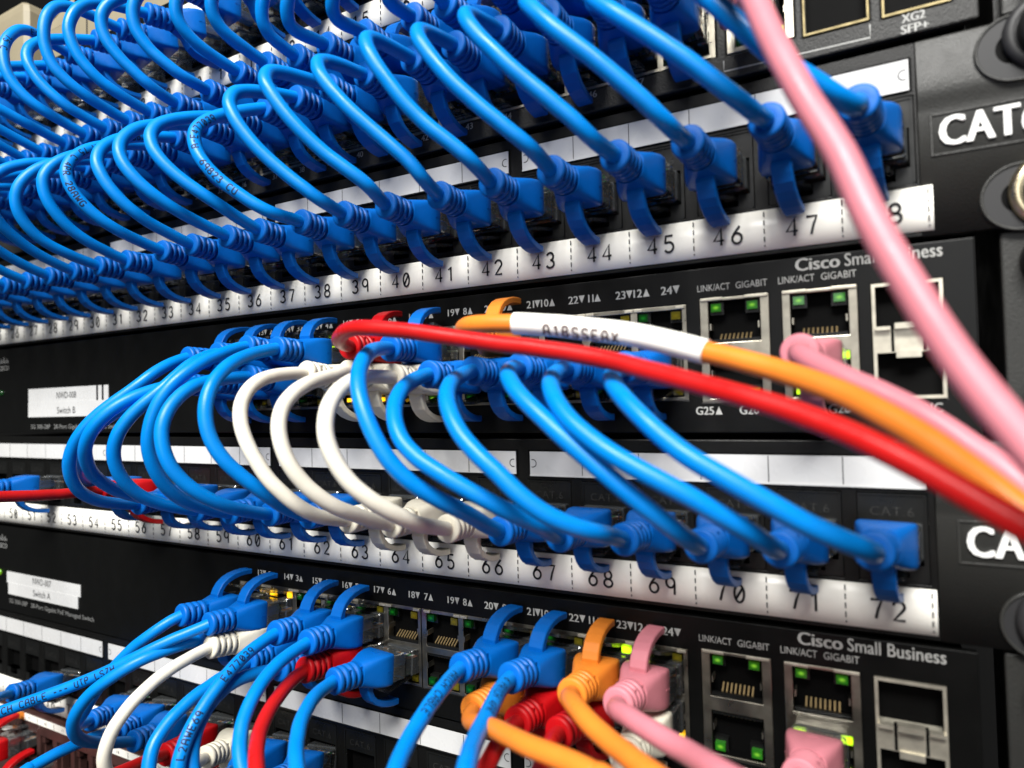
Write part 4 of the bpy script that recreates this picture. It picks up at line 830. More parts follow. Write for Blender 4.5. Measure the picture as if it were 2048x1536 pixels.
cable('A', 13, 'blue', 1.85, ('A', 13), (-0.022, -1, 0.008), ('Bt', 13), (0.032, -0.999, -0.003), (-193.8, -27.5, 107.6), (-195.7, -31.8, 105.3), (-197.9, -36, 102.7), (-200.2, -40.1, 99.8), (-202.5, -43.9, 96.7), (-204.7, -46.9, 93.1), (-206.4, -48.7, 89), (-207.3, -49.1, 84.8), (-207.3, -48.2, 80.8), (-206.5, -46.5, 77.6), (-205.4, -44.5, 74.9), (-204.1, -42.5, 72.9), (-202.9, -40.5, 71.3), (-202, -38.6, 70), (-201.4, -36.5, 69.1), (-201.1, -34.4, 68.7), (-201, -32.2, 68.5), (-201, -29.9, 68.3), (-201, -27.5, 68.2))
cable('A', 12, 'blue', 1.85, ('A', 12), (-0.108, -0.994, -0.009), ('Bt', 12), (0.036, -0.999, -0.015), (-213.1, -27.3, 107.2), (-214.9, -31.6, 105), (-216.9, -35.9, 102.7), (-219, -40, 100.1), (-221, -43.8, 97.3), (-222.8, -46.9, 94), (-224, -48.6, 90.1), (-224.3, -48.6, 86), (-223.8, -47.5, 82.3), (-222.7, -45.7, 79.2), (-221.5, -43.7, 76.5), (-220.3, -41.7, 74.4), (-219.2, -39.8, 72.5), (-218.3, -38, 71), (-217.8, -36.1, 69.9), (-217.5, -34, 69.1), (-217.5, -31.9, 68.6), (-217.5, -29.7, 68.2), (-217.5, -27.5, 67.9))
cable('A', 11, 'blue', 1.85, ('A', 11), (-0.258, -0.962, -0.094), ('Bt', 11), (-0.003, -1, -0.005), (-234.1, -26.4, 104.8), (-235, -30.5, 104.1), (-235.8, -34.6, 103.3), (-236.5, -38.7, 102.4), (-237.3, -42.5, 101.1), (-238, -45.9, 99), (-238.7, -48.4, 96), (-239.2, -49.9, 92.4), (-239.4, -50.5, 88.6), (-239, -50, 85), (-238.3, -48.8, 81.6), (-237.4, -47.1, 78.6), (-236.3, -45.1, 76), (-235.3, -42.7, 73.8), (-234.3, -40, 72.1), (-233.6, -37, 70.8), (-233, -33.9, 69.8), (-232.4, -30.7, 68.9), (-232, -27.5, 68.2))
cable('A', 10, 'blue', 1.85, ('A', 10), (-0.218, -0.967, -0.129), ('Bt', 10), (0.018, -1, -0.009), (-250, -26.6, 103.9), (-250.3, -31.1, 103.8), (-250.5, -35.6, 103.8), (-250.7, -40, 103.7), (-250.8, -44.3, 103.1), (-251, -47.9, 101.3), (-251.2, -50.3, 98.1), (-251.3, -51.6, 94.2), (-251.3, -52, 90.1), (-251.2, -51.7, 86.1), (-250.7, -50.7, 82.2), (-249.9, -49.1, 78.9), (-248.8, -46.8, 76.2), (-247.7, -44.2, 74), (-246.8, -41.1, 72.2), (-246.2, -37.9, 70.9), (-245.6, -34.5, 69.8), (-245.2, -31, 68.8), (-244.8, -27.5, 68.1))
cable('A', 9, 'blue', 1.85, ('A', 9), (-0.186, -0.976, -0.116), ('Bt', 9), (0.015, -1, 0), (-266.1, -26.8, 104.2), (-266.9, -30.7, 102.8), (-267.6, -34.5, 101.3), (-268.4, -38.2, 99.7), (-269.1, -41.8, 97.9), (-269.6, -44.9, 95.6), (-269.6, -47.3, 92.8), (-269.2, -48.5, 89.5), (-268.3, -48.6, 86.2), (-267.2, -47.7, 83.1), (-265.9, -46.4, 80.2), (-264.5, -44.7, 77.6), (-263.1, -42.8, 75.4), (-261.9, -40.6, 73.4), (-260.9, -38.3, 71.9), (-260.1, -35.7, 70.8), (-259.4, -33, 69.8), (-258.8, -30.3, 69), (-258.3, -27.5, 68.3))
cable('A', 8, 'blue', 1.85, ('A', 8), (-0.239, -0.965, -0.112), ('Bt', 8), (0.021, -1, 0.023), (-284.5, -26.5, 104.3), (-284.1, -30.4, 104.7), (-283.5, -34.2, 105), (-282.8, -38, 105.3), (-282, -41.7, 105.1), (-281.4, -45, 103.6), (-281, -47.6, 100.8), (-280.7, -49.5, 97.4), (-280.4, -50.6, 93.6), (-279.9, -50.8, 89.6), (-279.2, -50.4, 85.7), (-278.2, -49.1, 82.1), (-277, -47.2, 79), (-275.8, -44.8, 76.3), (-274.6, -41.8, 74.2), (-273.7, -38.4, 72.6), (-272.9, -34.8, 71.2), (-272.1, -31.2, 70), (-271.5, -27.5, 68.9))
cable('A', 7, 'blue', 1.85, ('A', 7), (-0.183, -0.973, -0.139), ('Bt', 7), (0, -1, 0), (-299.9, -26.8, 103.6), (-301, -32.6, 101.1), (-301.7, -38, 98.7), (-301.9, -42.7, 96.4), (-301.6, -46.9, 94.2), (-301, -50.4, 92), (-300, -53.3, 89.9), (-298.9, -55.5, 87.9), (-297.5, -57, 85.9), (-296, -57.7, 84), (-294.4, -57.8, 82.1), (-292.8, -57, 80.3), (-291.2, -55.4, 78.5), (-289.7, -53, 76.7), (-288.3, -49.7, 75), (-287.2, -45.6, 73.3), (-286.3, -40.5, 71.6), (-285.7, -34.4, 69.9), (-285.5, -27.5, 68.3))
cable('A', 6, 'blue', 1.85, ('A', 6), (-0.125, -0.978, -0.166), ('Bt', 6), (0, -1, 0), (-315.2, -26.9, 102.8), (-316.1, -32.7, 100.5), (-316.5, -37.8, 98.2), (-316.5, -42.4, 96), (-316.2, -46.3, 93.9), (-315.6, -49.6, 91.8), (-314.7, -52.2, 89.9), (-313.7, -54.1, 87.9), (-312.4, -55.4, 86), (-311.1, -56, 84.2), (-309.7, -55.8, 82.4), (-308.3, -54.9, 80.6), (-307, -53.3, 78.9), (-305.7, -51, 77.1), (-304.5, -47.8, 75.4), (-303.5, -43.9, 73.6), (-302.8, -39.2, 71.9), (-302.3, -33.7, 70.1), (-302.1, -27.5, 68.3))
cable('A', 5, 'blue', 1.85, ('A', 5), (0, -1, 0), ('Bt', 5), (0, -1, 0), (-328.8, -27.5, 107.4), (-328.9, -33, 105.7), (-328.7, -38, 103.8), (-328.4, -42.5, 101.9), (-327.8, -46.5, 99.9), (-327, -49.9, 97.8), (-326.1, -52.6, 95.6), (-325, -54.7, 93.3), (-323.9, -56.2, 91.1), (-322.8, -56.9, 88.7), (-321.6, -57, 86.4), (-320.4, -56.2, 84.1), (-319.3, -54.7, 81.7), (-318.3, -52.4, 79.4), (-317.4, -49.2, 77.1), (-316.6, -45.2, 74.8), (-316, -40.2, 72.6), (-315.6, -34.3, 70.4), (-315.5, -27.5, 68.3))
cable('A', 4, 'blue', 1.85, ('A', 4), (0, -1, 0), ('Bt', 4), (0, -1, 0), (-345.7, -27.5, 107.4), (-345.8, -32.9, 106), (-345.6, -37.8, 104.5), (-345, -42.2, 102.8), (-344.3, -46.1, 100.9), (-343.3, -49.4, 98.9), (-342.1, -52, 96.7), (-340.8, -54.1, 94.5), (-339.4, -55.5, 92.2), (-337.9, -56.2, 89.8), (-336.5, -56.2, 87.3), (-335, -55.4, 84.9), (-333.6, -53.9, 82.4), (-332.4, -51.7, 79.9), (-331.2, -48.5, 77.5), (-330.3, -44.6, 75.1), (-329.5, -39.8, 72.7), (-329.1, -34.1, 70.5), (-328.9, -27.5, 68.3))
cable('A', 3, 'blue', 1.85, ('A', 3), (0, -1, 0), ('Bt', 3), (0, -1, 0), (-362.6, -27.5, 107.4), (-362.7, -32.9, 105.9), (-362.4, -37.8, 104.3), (-361.7, -42.2, 102.4), (-360.7, -46.1, 100.4), (-359.5, -49.4, 98.2), (-358.1, -52.1, 95.9), (-356.5, -54.2, 93.5), (-354.9, -55.6, 91), (-353.1, -56.3, 88.5), (-351.3, -56.4, 86), (-349.6, -55.7, 83.5), (-348, -54.2, 81), (-346.4, -51.9, 78.6), (-345.1, -48.8, 76.3), (-343.9, -44.8, 74), (-343.1, -40, 72), (-342.5, -34.2, 70), (-342.3, -27.5, 68.3))
cable('A', 2, 'blue', 1.85, ('A', 2), (0, -1, 0), ('Bt', 2), (0, -1, 0), (-379.6, -27.5, 107.4), (-379.7, -33.7, 105.7), (-379.3, -39.2, 103.9), (-378.5, -44.1, 101.9), (-377.4, -48.2, 99.7), (-375.9, -51.7, 97.5), (-374.3, -54.3, 95.1), (-372.4, -56.3, 92.6), (-370.4, -57.6, 90.2), (-368.4, -58.1, 87.7), (-366.3, -57.8, 85.2), (-364.3, -56.8, 82.7), (-362.3, -55, 80.3), (-360.5, -52.4, 77.9), (-359, -49, 75.7), (-357.6, -44.9, 73.6), (-356.6, -39.9, 71.7), (-356, -34.1, 69.9), (-355.7, -27.5, 68.3))
cable('A', 1, 'blue', 1.85, ('A', 1), (0, -1, 0), ('Bt', 1), (0, -1, 0), (-396.5, -27.5, 107.4), (-396.6, -33.7, 105.6), (-396.1, -39.2, 103.6), (-395.2, -44.1, 101.5), (-393.9, -48.3, 99.2), (-392.2, -51.8, 96.9), (-390.3, -54.6, 94.4), (-388.2, -56.7, 92), (-385.9, -58, 89.5), (-383.6, -58.6, 87), (-381.2, -58.4, 84.5), (-378.9, -57.5, 82), (-376.7, -55.7, 79.7), (-374.6, -53.1, 77.4), (-372.8, -49.7, 75.3), (-371.3, -45.5, 73.3), (-370.1, -40.3, 71.4), (-369.4, -34.3, 69.8), (-369.1, -27.5, 68.3))
cable('E', 67, 'blue', 1.9, ('D', 7), (0.049, -0.998, -0.05), ('E', 67), (-0.031, -0.999, 0.038), (-127.9, -27.4, -21.6), (-126.4, -32.2, -22), (-124.5, -36.9, -22.6), (-122.4, -41.5, -23.4), (-120.3, -45.9, -24.7), (-118.2, -50.2, -26.8), (-116.2, -53.9, -30.1), (-113.9, -56.4, -34.4), (-111.3, -57.5, -39.4), (-108.5, -57.5, -44.6), (-105.5, -56.6, -49.5), (-102.2, -54.7, -53.6), (-98.9, -51.9, -56.8), (-95.9, -48.5, -59.5), (-94, -44.6, -61.9), (-93.5, -40.4, -64.1), (-93.8, -36.2, -66.1), (-94.2, -31.9, -67.8), (-94.6, -27.5, -69.3))
cable('E', 68, 'blue', 1.9, ('D', 20), (0.016, -0.999, 0.032), ('E', 68), (-0.062, -0.998, 0.033), (-115.1, -27.5, -29.3), (-114.1, -32.4, -30.1), (-112.9, -37.2, -31.1), (-111.6, -42, -32.4), (-110.1, -46.6, -34.3), (-108.4, -50.7, -37.2), (-106.1, -53.7, -41), (-103, -55.3, -45.1), (-98.8, -55.5, -48.7), (-94.2, -54.8, -51.6), (-89.7, -53.5, -54.4), (-85.5, -51.7, -57), (-81.7, -49.4, -59.5), (-78.8, -46.5, -61.8), (-77.1, -43, -63.7), (-76.9, -39.2, -65.4), (-77.4, -35.4, -66.9), (-78, -31.5, -68.3), (-78.5, -27.4, -69.4))
cable('E', 69, 'blue', 1.9, ('D', 21), (0.01, -0.999, 0.042), ('E', 69), (-0.102, -0.994, 0.05), (-101.5, -27.5, -29), (-100.3, -32.5, -29.7), (-98.9, -37.5, -30.6), (-97.3, -42.4, -31.6), (-95.6, -47.3, -33.1), (-93.6, -51.6, -35.7), (-90.8, -54.6, -39.3), (-87.3, -56.3, -43.5), (-83.1, -56.8, -47.5), (-78.7, -56.4, -51.3), (-74.7, -55.7, -55.2), (-70.7, -54.2, -58.6), (-66.9, -51.8, -61.1), (-63.8, -48.6, -62.9), (-62.1, -44.6, -64.2), (-61.7, -40.3, -65.4), (-62, -36, -66.6), (-62.4, -31.7, -67.8), (-62.7, -27.3, -68.9))
cable('E', 70, 'blue', 1.9, ('D', 22), (-0.001, -0.999, 0.047), ('E', 70), (-0.097, -0.994, 0.048), (-88, -27.5, -28.9), (-86.9, -32.4, -29.1), (-85.3, -37.2, -29.6), (-83.5, -42, -30.3), (-81.2, -46.3, -31.6), (-78.1, -49.7, -34.2), (-74.2, -51.7, -37.4), (-69.8, -52.7, -40.9), (-65.5, -53.2, -44.5), (-61.2, -53.1, -48), (-57, -52.8, -51.5), (-53.1, -51.8, -55), (-49.5, -50.3, -58.3), (-46.6, -47.8, -61.4), (-44.9, -44.4, -63.8), (-44.5, -40.3, -65.5), (-44.8, -36.1, -66.9), (-45.3, -31.8, -68), (-45.6, -27.3, -69))
cable('E', 71, 'blue', 1.9, ('D', 23), (-0.038, -0.999, 0.026), ('E', 71), (-0.14, -0.988, 0.067), (-75.3, -27.5, -29.5), (-74.6, -32.7, -30.1), (-73.7, -37.8, -31), (-72.5, -42.8, -32.3), (-70.7, -47.5, -34.2), (-68, -51.1, -37.2), (-64.3, -53.4, -40.8), (-59.9, -54.7, -44.1), (-55.2, -55.4, -47.1), (-50.3, -55.5, -49.8), (-45.4, -55.1, -52.4), (-40.7, -54, -55.1), (-36.4, -52.3, -58), (-32.9, -49.6, -60.7), (-30.8, -45.9, -63.1), (-30.1, -41.4, -64.9), (-29.9, -36.8, -66.3), (-29.9, -32, -67.5), (-29.9, -27.2, -68.5))
cable('E', 72, 'blue', 1.9, ('D', 24), (-0.029, -1, 0.004), ('E', 72), (-0.15, -0.983, 0.104), (-61.3, -27.5, -30.1), (-60.8, -32.8, -30.7), (-60.1, -37.9, -31.5), (-59, -43, -32.6), (-57.1, -47.6, -34.3), (-54, -51, -37.1), (-50.1, -53.2, -40.5), (-46, -54.5, -44), (-41.5, -55.3, -47.3), (-36.8, -55.4, -50.1), (-32.2, -55.1, -52.8), (-27.6, -54.2, -55.6), (-23, -52.8, -58.4), (-18.6, -50.5, -60.8), (-15.3, -46.9, -62.8), (-13.9, -42.3, -64.3), (-13.5, -37.3, -65.5), (-13.4, -32.2, -66.5), (-13.2, -27, -67.4))
cable('E', 64, 'white', 1.9, ('D', 17), (-0.046, -0.993, 0.112), ('E', 64), (0.02, -1, 0.024), (-159.5, -27.3, -27.1), (-159.2, -32, -27.3), (-158.9, -36.7, -27.7), (-158.5, -41.4, -28.4), (-158.1, -46, -29.8), (-157.5, -50.1, -32.4), (-156.6, -53.1, -36.3), (-154.9, -54.6, -41), (-152.8, -54.6, -45.9), (-150.5, -53.7, -50.6), (-148.1, -52.3, -55), (-145.9, -50.2, -58.6), (-144, -47.7, -61.7), (-142.8, -44.8, -64.1), (-142.3, -41.5, -65.9), (-142.5, -38.1, -67.1), (-143, -34.6, -68), (-143.5, -31.1, -68.9), (-144, -27.5, -69.6))
cable('E', 65, 'white', 1.9, ('D', 18), (0.049, -0.995, 0.092), ('E', 65), (-0.037, -0.999, 0.015), (-143.1, -27.3, -27.7), (-142.2, -31.6, -28.2), (-141.2, -35.8, -28.8), (-140.2, -40.1, -29.5), (-139.3, -44.4, -30.4), (-138.7, -48.6, -31.7), (-138.4, -52.7, -33.8), (-138.2, -56.1, -37), (-137.5, -58.1, -41.4), (-136.2, -58.4, -46.4), (-134.4, -57.4, -51.3), (-132.3, -55.1, -55.7), (-130.2, -52, -59.3), (-128.6, -48.3, -62.1), (-127.7, -44.1, -64.1), (-127.6, -40, -65.8), (-127.9, -35.8, -67.4), (-128.3, -31.7, -68.7), (-128.6, -27.5, -69.9))
cable('E', 66, 'white', 1.9, ('D', 19), (0.077, -0.997, 0.021), ('E', 66), (0.018, -1, 0.022), (-127.1, -27.4, -29.6), (-126, -32.5, -29.7), (-124.6, -37.5, -29.8), (-123.2, -42.5, -30.1), (-121.9, -47.5, -30.6), (-120.8, -52.5, -31.9), (-120.1, -57.2, -34.3), (-119.3, -60.9, -38.2), (-118, -62.8, -43.4), (-115.8, -62.6, -48.8), (-113.1, -61, -53.7), (-110.2, -58.1, -57.6), (-107.8, -54.4, -60.7), (-106.4, -50.2, -63.2), (-106.3, -45.7, -65.1), (-107, -41.1, -66.4), (-108.1, -36.6, -67.5), (-109.2, -32.1, -68.7), (-110.2, -27.5, -69.7))
cable('E', 63, 'blue', 1.9, ('D', 4), (0.026, -0.999, 0.042), ('E', 63), (0.077, -0.997, 0.03), (-171.3, -27.5, -19.1), (-170.3, -32, -19.9), (-169.3, -36.6, -20.9), (-168.2, -41.1, -22.1), (-167.2, -45.6, -23.7), (-166.4, -50, -26.1), (-166, -53.8, -29.7), (-165.4, -56.5, -34.4), (-164.4, -57.7, -39.7), (-162.8, -57.3, -45.2), (-160.6, -55.5, -50.1), (-158.4, -52.7, -54.1), (-156.4, -49.5, -57.6), (-155.2, -46, -60.7), (-155.1, -42.4, -63.3), (-155.8, -38.7, -65.3), (-157, -35, -66.9), (-158.2, -31.3, -68.3), (-159.4, -27.4, -69.5))
cable('E', 62, 'blue', 1.9, ('D', 15), (0.054, -0.992, 0.111), ('E', 62), (0.1, -0.995, 0.017), (-184.3, -27.3, -27.2), (-183.5, -31.7, -27.5), (-182.6, -36.2, -28), (-181.8, -40.7, -28.5), (-181.1, -45.2, -29.3), (-180.8, -49.7, -30.8), (-180.8, -53.7, -33.5), (-180.8, -57, -37.3), (-180.5, -59, -42), (-179.6, -59.3, -47.1), (-178.3, -58.2, -52), (-176.7, -55.7, -56.3), (-175.1, -52.4, -59.8), (-174, -48.5, -62.6), (-173.7, -44.4, -64.7), (-173.9, -40.1, -66.3), (-174.4, -35.9, -67.6), (-175, -31.6, -68.8), (-175.7, -27.4, -69.8))
cable('E', 61, 'blue', 1.9, ('D', 3), (0.033, -0.995, 0.092), ('E', 61), (0.066, -0.998, -0.008), (-184.8, -27.4, -17.7), (-184.3, -31.4, -18.5), (-183.7, -35.4, -19.7), (-183.1, -39.3, -21.1), (-182.9, -43.3, -22.7), (-183.3, -47.1, -24.9), (-184.3, -50.7, -27.8), (-185.7, -53.7, -31.5), (-187.1, -56, -36.1), (-188.3, -57.2, -41.4), (-189.2, -57.2, -46.9), (-189.6, -55.7, -52.2), (-189.9, -53.1, -56.9), (-190.1, -49.6, -60.8), (-190.5, -45.5, -63.8), (-191.1, -41, -66), (-191.9, -36.5, -67.8), (-192.8, -32, -69.3), (-193.5, -27.4, -70.5))
cable('E', 60, 'blue', 1.9, ('D', 2), (0.041, -0.998, 0.043), ('E', 60), (0.093, -0.996, -0.007), (-198.4, -27.5, -19), (-197.7, -30.9, -19.8), (-196.9, -34.2, -20.9), (-196.1, -37.4, -22.3), (-195.7, -40.5, -24.1), (-196, -43.4, -26.6), (-197.1, -46.2, -29.5), (-198.8, -49, -32.6), (-201, -51.8, -35.8), (-203.4, -54.3, -39.6), (-205.6, -55.9, -44), (-207.3, -56.1, -49.1), (-208.2, -54.5, -54.3), (-208.5, -51.5, -59), (-208.6, -47.4, -62.8), (-208.8, -42.6, -65.5), (-209, -37.6, -67.5), (-209.4, -32.5, -69.2), (-209.7, -27.4, -70.5))
cable('E', 59, 'blue', 1.9, ('D', 14), (0.008, -0.997, 0.07), ('E', 59), (0.054, -0.995, 0.087), (-199.3, -27.4, -28.3), (-199.8, -34.6, -28.6), (-200.7, -41, -29.4), (-201.9, -46.3, -30.7), (-203.4, -50.8, -32.4), (-205.1, -54.4, -34.5), (-207, -57.1, -36.9), (-209.1, -58.9, -39.5), (-211.2, -59.9, -42.3), (-213.4, -60.1, -45.3), (-215.6, -59.5, -48.3), (-217.7, -58, -51.3), (-219.8, -55.8, -54.3), (-221.7, -52.9, -57.1), (-223.4, -49.2, -59.8), (-225, -44.8, -62.3), (-226.2, -39.6, -64.5), (-227.1, -33.8, -66.4), (-227.7, -27.4, -67.9))
cable('E', 58, 'blue', 1.9, ('D', 1), (-0.001, -1, 0.02), ('E', 58), (0.16, -0.987, 0.003), (-213.3, -27.5, -19.6), (-213.1, -31, -20.7), (-213, -34.4, -22.1), (-213, -37.6, -23.8), (-213.4, -40.6, -25.9), (-214.7, -43.4, -28.6), (-216.8, -46.2, -31.5), (-219.4, -49.1, -34.5), (-222.3, -51.9, -37.9), (-225.3, -54.3, -42.1), (-228.1, -55.8, -46.9), (-230.6, -55.9, -52.1), (-232.7, -54.3, -57.2), (-234.4, -51.3, -61.6), (-236, -47, -64.7), (-237.5, -42.2, -66.8), (-239, -37.2, -68.2), (-240.4, -32.2, -69.4), (-241.7, -27.1, -70.2))
cable('E', 56, 'blue', 1.9, ('D', 13), (0.026, -0.998, 0.058), ('E', 56), (0.3, -0.933, 0.2), (-212.5, -27.4, -28.6), (-213.5, -30.8, -29.6), (-214.9, -33.8, -30.9), (-216.6, -36.8, -32.4), (-218.9, -39.5, -33.8), (-222.1, -41.8, -35.2), (-225.8, -43.5, -37), (-229.8, -44.8, -39.3), (-233.9, -45.6, -41.9), (-238.1, -45.7, -44.9), (-242.1, -45.1, -48.1), (-246.2, -43.9, -51.2), (-250.2, -42.4, -54.2), (-254.3, -40.6, -56.8), (-258.3, -38.3, -58.9), (-262.1, -35.5, -60.6), (-265.6, -32.4, -62.1), (-268.8, -29.1, -63.5), (-271.7, -25.7, -64.8))
cable('E', 52, 'blue', 1.85, ('E', 52), (-0.005, -0.999, 0.05), 0, 0, (-347.8, -27.5, -68.9), (-346.9, -30.2, -69), (-345.9, -32.9, -69), (-344.8, -35.6, -69), (-343.6, -38.3, -69.1), (-342.3, -40.9, -69.1), (-340.8, -43.4, -69), (-339.2, -45.8, -68.9), (-337.6, -48.2, -68.8), (-335.8, -50.5, -68.6), (-334, -52.7, -68.4), (-332, -54.9, -68.2), (-330, -57.1, -67.9), (-328, -59.2, -67.7), (-325.9, -61.2, -67.4), (-323.8, -63.3, -67.1), (-321.7, -65.3, -66.8), (-319.5, -67.3, -66.5), (-317.3, -69.3, -66.2))
cable('E', 57, 'red', 1.85, ('E', 57), (-0.01, -0.988, 0.154), 0, 0, (-263.3, -27.2, -66.1), (-263.1, -30.1, -66), (-262.8, -33, -65.9), (-262.6, -35.9, -65.7), (-262.4, -38.9, -65.6), (-262.1, -41.8, -65.5), (-262, -44.7, -65.3), (-261.8, -47.6, -65), (-261.7, -50.5, -64.8), (-261.6, -53.4, -64.5), (-261.6, -56.3, -64.2), (-261.6, -59.2, -63.9), (-261.6, -62.1, -63.6), (-261.6, -65, -63.3), (-261.7, -67.9, -63.1), (-261.8, -70.8, -62.8), (-261.9, -73.7, -62.5), (-262.1, -76.6, -62.3), (-262.2, -79.5, -62))
cable('D', 6, 'red', 1.85, ('D', 6), (0.083, -0.997, -0), 0, 0, (-142.2, -27.4, -20.2), (-139.5, -32.2, -20.3), (-136.5, -36.8, -20.4), (-133.4, -41.1, -20.4), (-130.1, -45.1, -20.3), (-126.3, -48.5, -19.9), (-122.1, -51.2, -19.2), (-117.2, -52.6, -19), (-112.1, -52.8, -19.5), (-107, -52.4, -20.2), (-101.8, -51.8, -21), (-96.6, -51.2, -22), (-91.4, -50.5, -23), (-86.1, -50.1, -24), (-80.8, -49.8, -25), (-75.5, -49.6, -25.8), (-70.2, -49.5, -26.8), (-64.9, -49.6, -27.8), (-59.6, -50, -29), (-54.6, -50.9, -30.3), (-49.7, -52.4, -31.8), (-44.8, -54.1, -33.2), (-40.1, -55.9, -34.6), (-35.3, -57.8, -36), (-30.4, -59.6, -37.5), (-25.6, -61.3, -39.1), (-20.9, -63.2, -40.9), (-16.4, -65.3, -42.8), (-12, -67.5, -45), (-7.7, -69.7, -47.4), (-3.7, -72.1, -49.9), (0.2, -74.6, -52.3), (4.2, -77.2, -54.8))
cable('D', 9, 'orange', 2.1, ('D', 9), (-0.032, -0.999, 0.038), 0, 0, (-102.6, -27.5, -19.2), (-101.1, -31.6, -19.1), (-99.1, -35.4, -19.1), (-96.4, -38.8, -19.1), (-93, -41.3, -19.1), (-88.7, -42.1, -19.3), (-84.1, -42, -19.6), (-79.5, -41.5, -20), (-74.9, -41, -20.6), (-70.4, -40.7, -21.2), (-65.9, -40.6, -22), (-61.4, -40.7, -22.8), (-56.9, -41, -23.7), (-52.4, -41.3, -24.8), (-48, -41.9, -26.1), (-43.6, -42.6, -27.5), (-39.3, -43.5, -28.9), (-35, -44.7, -30.2), (-30.8, -46.2, -31.6), (-26.8, -47.8, -33), (-22.8, -49.7, -34.6), (-19.2, -51.9, -36.2), (-15.8, -54.4, -37.9), (-12.6, -57, -39.9), (-9.3, -59.4, -42.1), (-6.1, -61.8, -44.5), (-3.1, -64.1, -47.1), (-0.2, -66.5, -49.8), (2.7, -68.7, -52.7), (5.5, -71, -55.7))
cable('Dg', 26, 'pink', 2.1, ('Dg', 26), (-0.095, -0.992, 0.086), 0, 0, (-24.9, -27.3, -28.6), (-24.8, -29.8, -28.8), (-24.7, -32.4, -29), (-24.4, -34.9, -29.4), (-23.9, -37.3, -29.9), (-22.8, -39.4, -30.7), (-21.2, -41.2, -31.8), (-19.3, -42.7, -33), (-17.1, -44, -34.3), (-14.9, -45.1, -35.6), (-12.6, -46.2, -36.8), (-10.4, -47.2, -38.1), (-8.3, -48.2, -39.4), (-6.3, -49.3, -40.8), (-4.3, -50.3, -42.3), (-2.4, -51.3, -43.9), (-0.5, -52.4, -45.6), (1.4, -53.5, -47.2), (3.2, -54.5, -48.9), (5, -55.6, -50.7), (6.7, -56.7, -52.4), (8.4, -57.9, -54.2))
cable('Bg', 0, 'pink', 2.1, ('Bg', 0), (-0.092, -0.927, -0.363), 0, 0, (-37, -25.5, 49.5), (-37.1, -30.3, 47.4), (-37, -35.2, 45.2), (-36.6, -39.9, 42.9), (-35.9, -44.6, 40.6), (-34.5, -49.2, 38.4), (-32.3, -53.5, 36.2), (-30, -56.8, 32.9), (-28.1, -59, 28.4), (-26.5, -60.7, 23.5), (-25, -62.5, 18.7), (-23.4, -64.3, 14), (-21.6, -65.9, 9.2), (-19.7, -67.3, 4.4), (-17.6, -68.8, -0.3), (-15.7, -70.3, -5), (-14.2, -71.9, -9.8), (-12.7, -73.5, -14.6), (-10.9, -74.9, -19.4), (-8.9, -76.3, -24.2), (-6.9, -77.7, -28.9), (-4.7, -79.1, -33.6), (-2.3, -80.6, -38), (0.2, -82.2, -42.3), (2.7, -83.8, -46.6))
cable('F', 1, 'blue', 1.85, ('F', 1), (-0.102, -0.989, 0.108), ('G', 80), (0.33, -0.927, 0.177), (-218.5, -27.2, -106.2), (-219.8, -29.9, -107.2), (-221.2, -32.3, -108.6), (-223, -34.4, -110.3), (-225.3, -36.2, -112.3), (-228.1, -37.6, -114.6), (-231.2, -38.9, -117.6), (-234.4, -40.2, -121), (-237.6, -41.4, -124.9), (-241, -42.4, -129.2), (-244.4, -43, -133.6), (-248.1, -42.9, -137.9), (-252.3, -42.3, -141.6), (-256.6, -41, -144.7), (-261, -38.9, -147.2), (-265, -36, -149.1), (-268.7, -32.8, -150.8), (-272.2, -29.2, -152.3), (-275.3, -25.5, -153.6))
cable('F', 2, 'blue', 1.85, ('F', 2), (-0.091, -0.993, 0.073), 0, 0, (-204.5, -27.3, -107.2), (-206.5, -30, -108.2), (-208.6, -32.7, -109.2), (-210.8, -35.3, -110.2), (-213, -37.8, -111.4), (-215.4, -40.1, -112.7), (-218, -42.2, -114.2), (-220.8, -44.2, -115.7), (-223.7, -46.1, -117.3), (-226.8, -48.1, -118.9), (-230.1, -50.1, -120.4), (-233.6, -52.2, -121.9), (-237.3, -54.6, -123.4), (-241.1, -57.3, -124.8), (-245.1, -60.4, -126.3), (-249.2, -63.9, -127.8), (-253.4, -67.7, -129.3), (-257.7, -71.7, -130.8), (-262, -75.9, -132.3))
cable('F', 13, 'blue', 1.85, ('F', 13), (0.172, -0.967, 0.187), ('G', 82), (0.153, -0.976, 0.154), (-211, -26.6, -113.7), (-211.5, -30.8, -113.5), (-212.3, -34.9, -113.6), (-213.4, -38.9, -113.9), (-214.9, -42.6, -114.6), (-217.1, -45.9, -116.1), (-219.9, -48.5, -118.2), (-223.1, -50.8, -120.7), (-226.3, -52.6, -123.6), (-229.3, -53.9, -127.3), (-232.1, -54.3, -131.4), (-234.6, -53.3, -135.6), (-236.8, -51, -139.5), (-238.8, -47.7, -142.8), (-240.6, -43.8, -145.5), (-242.2, -39.7, -147.9), (-243.6, -35.4, -150.2), (-244.9, -31.2, -152.3), (-246.2, -26.8, -154.3))
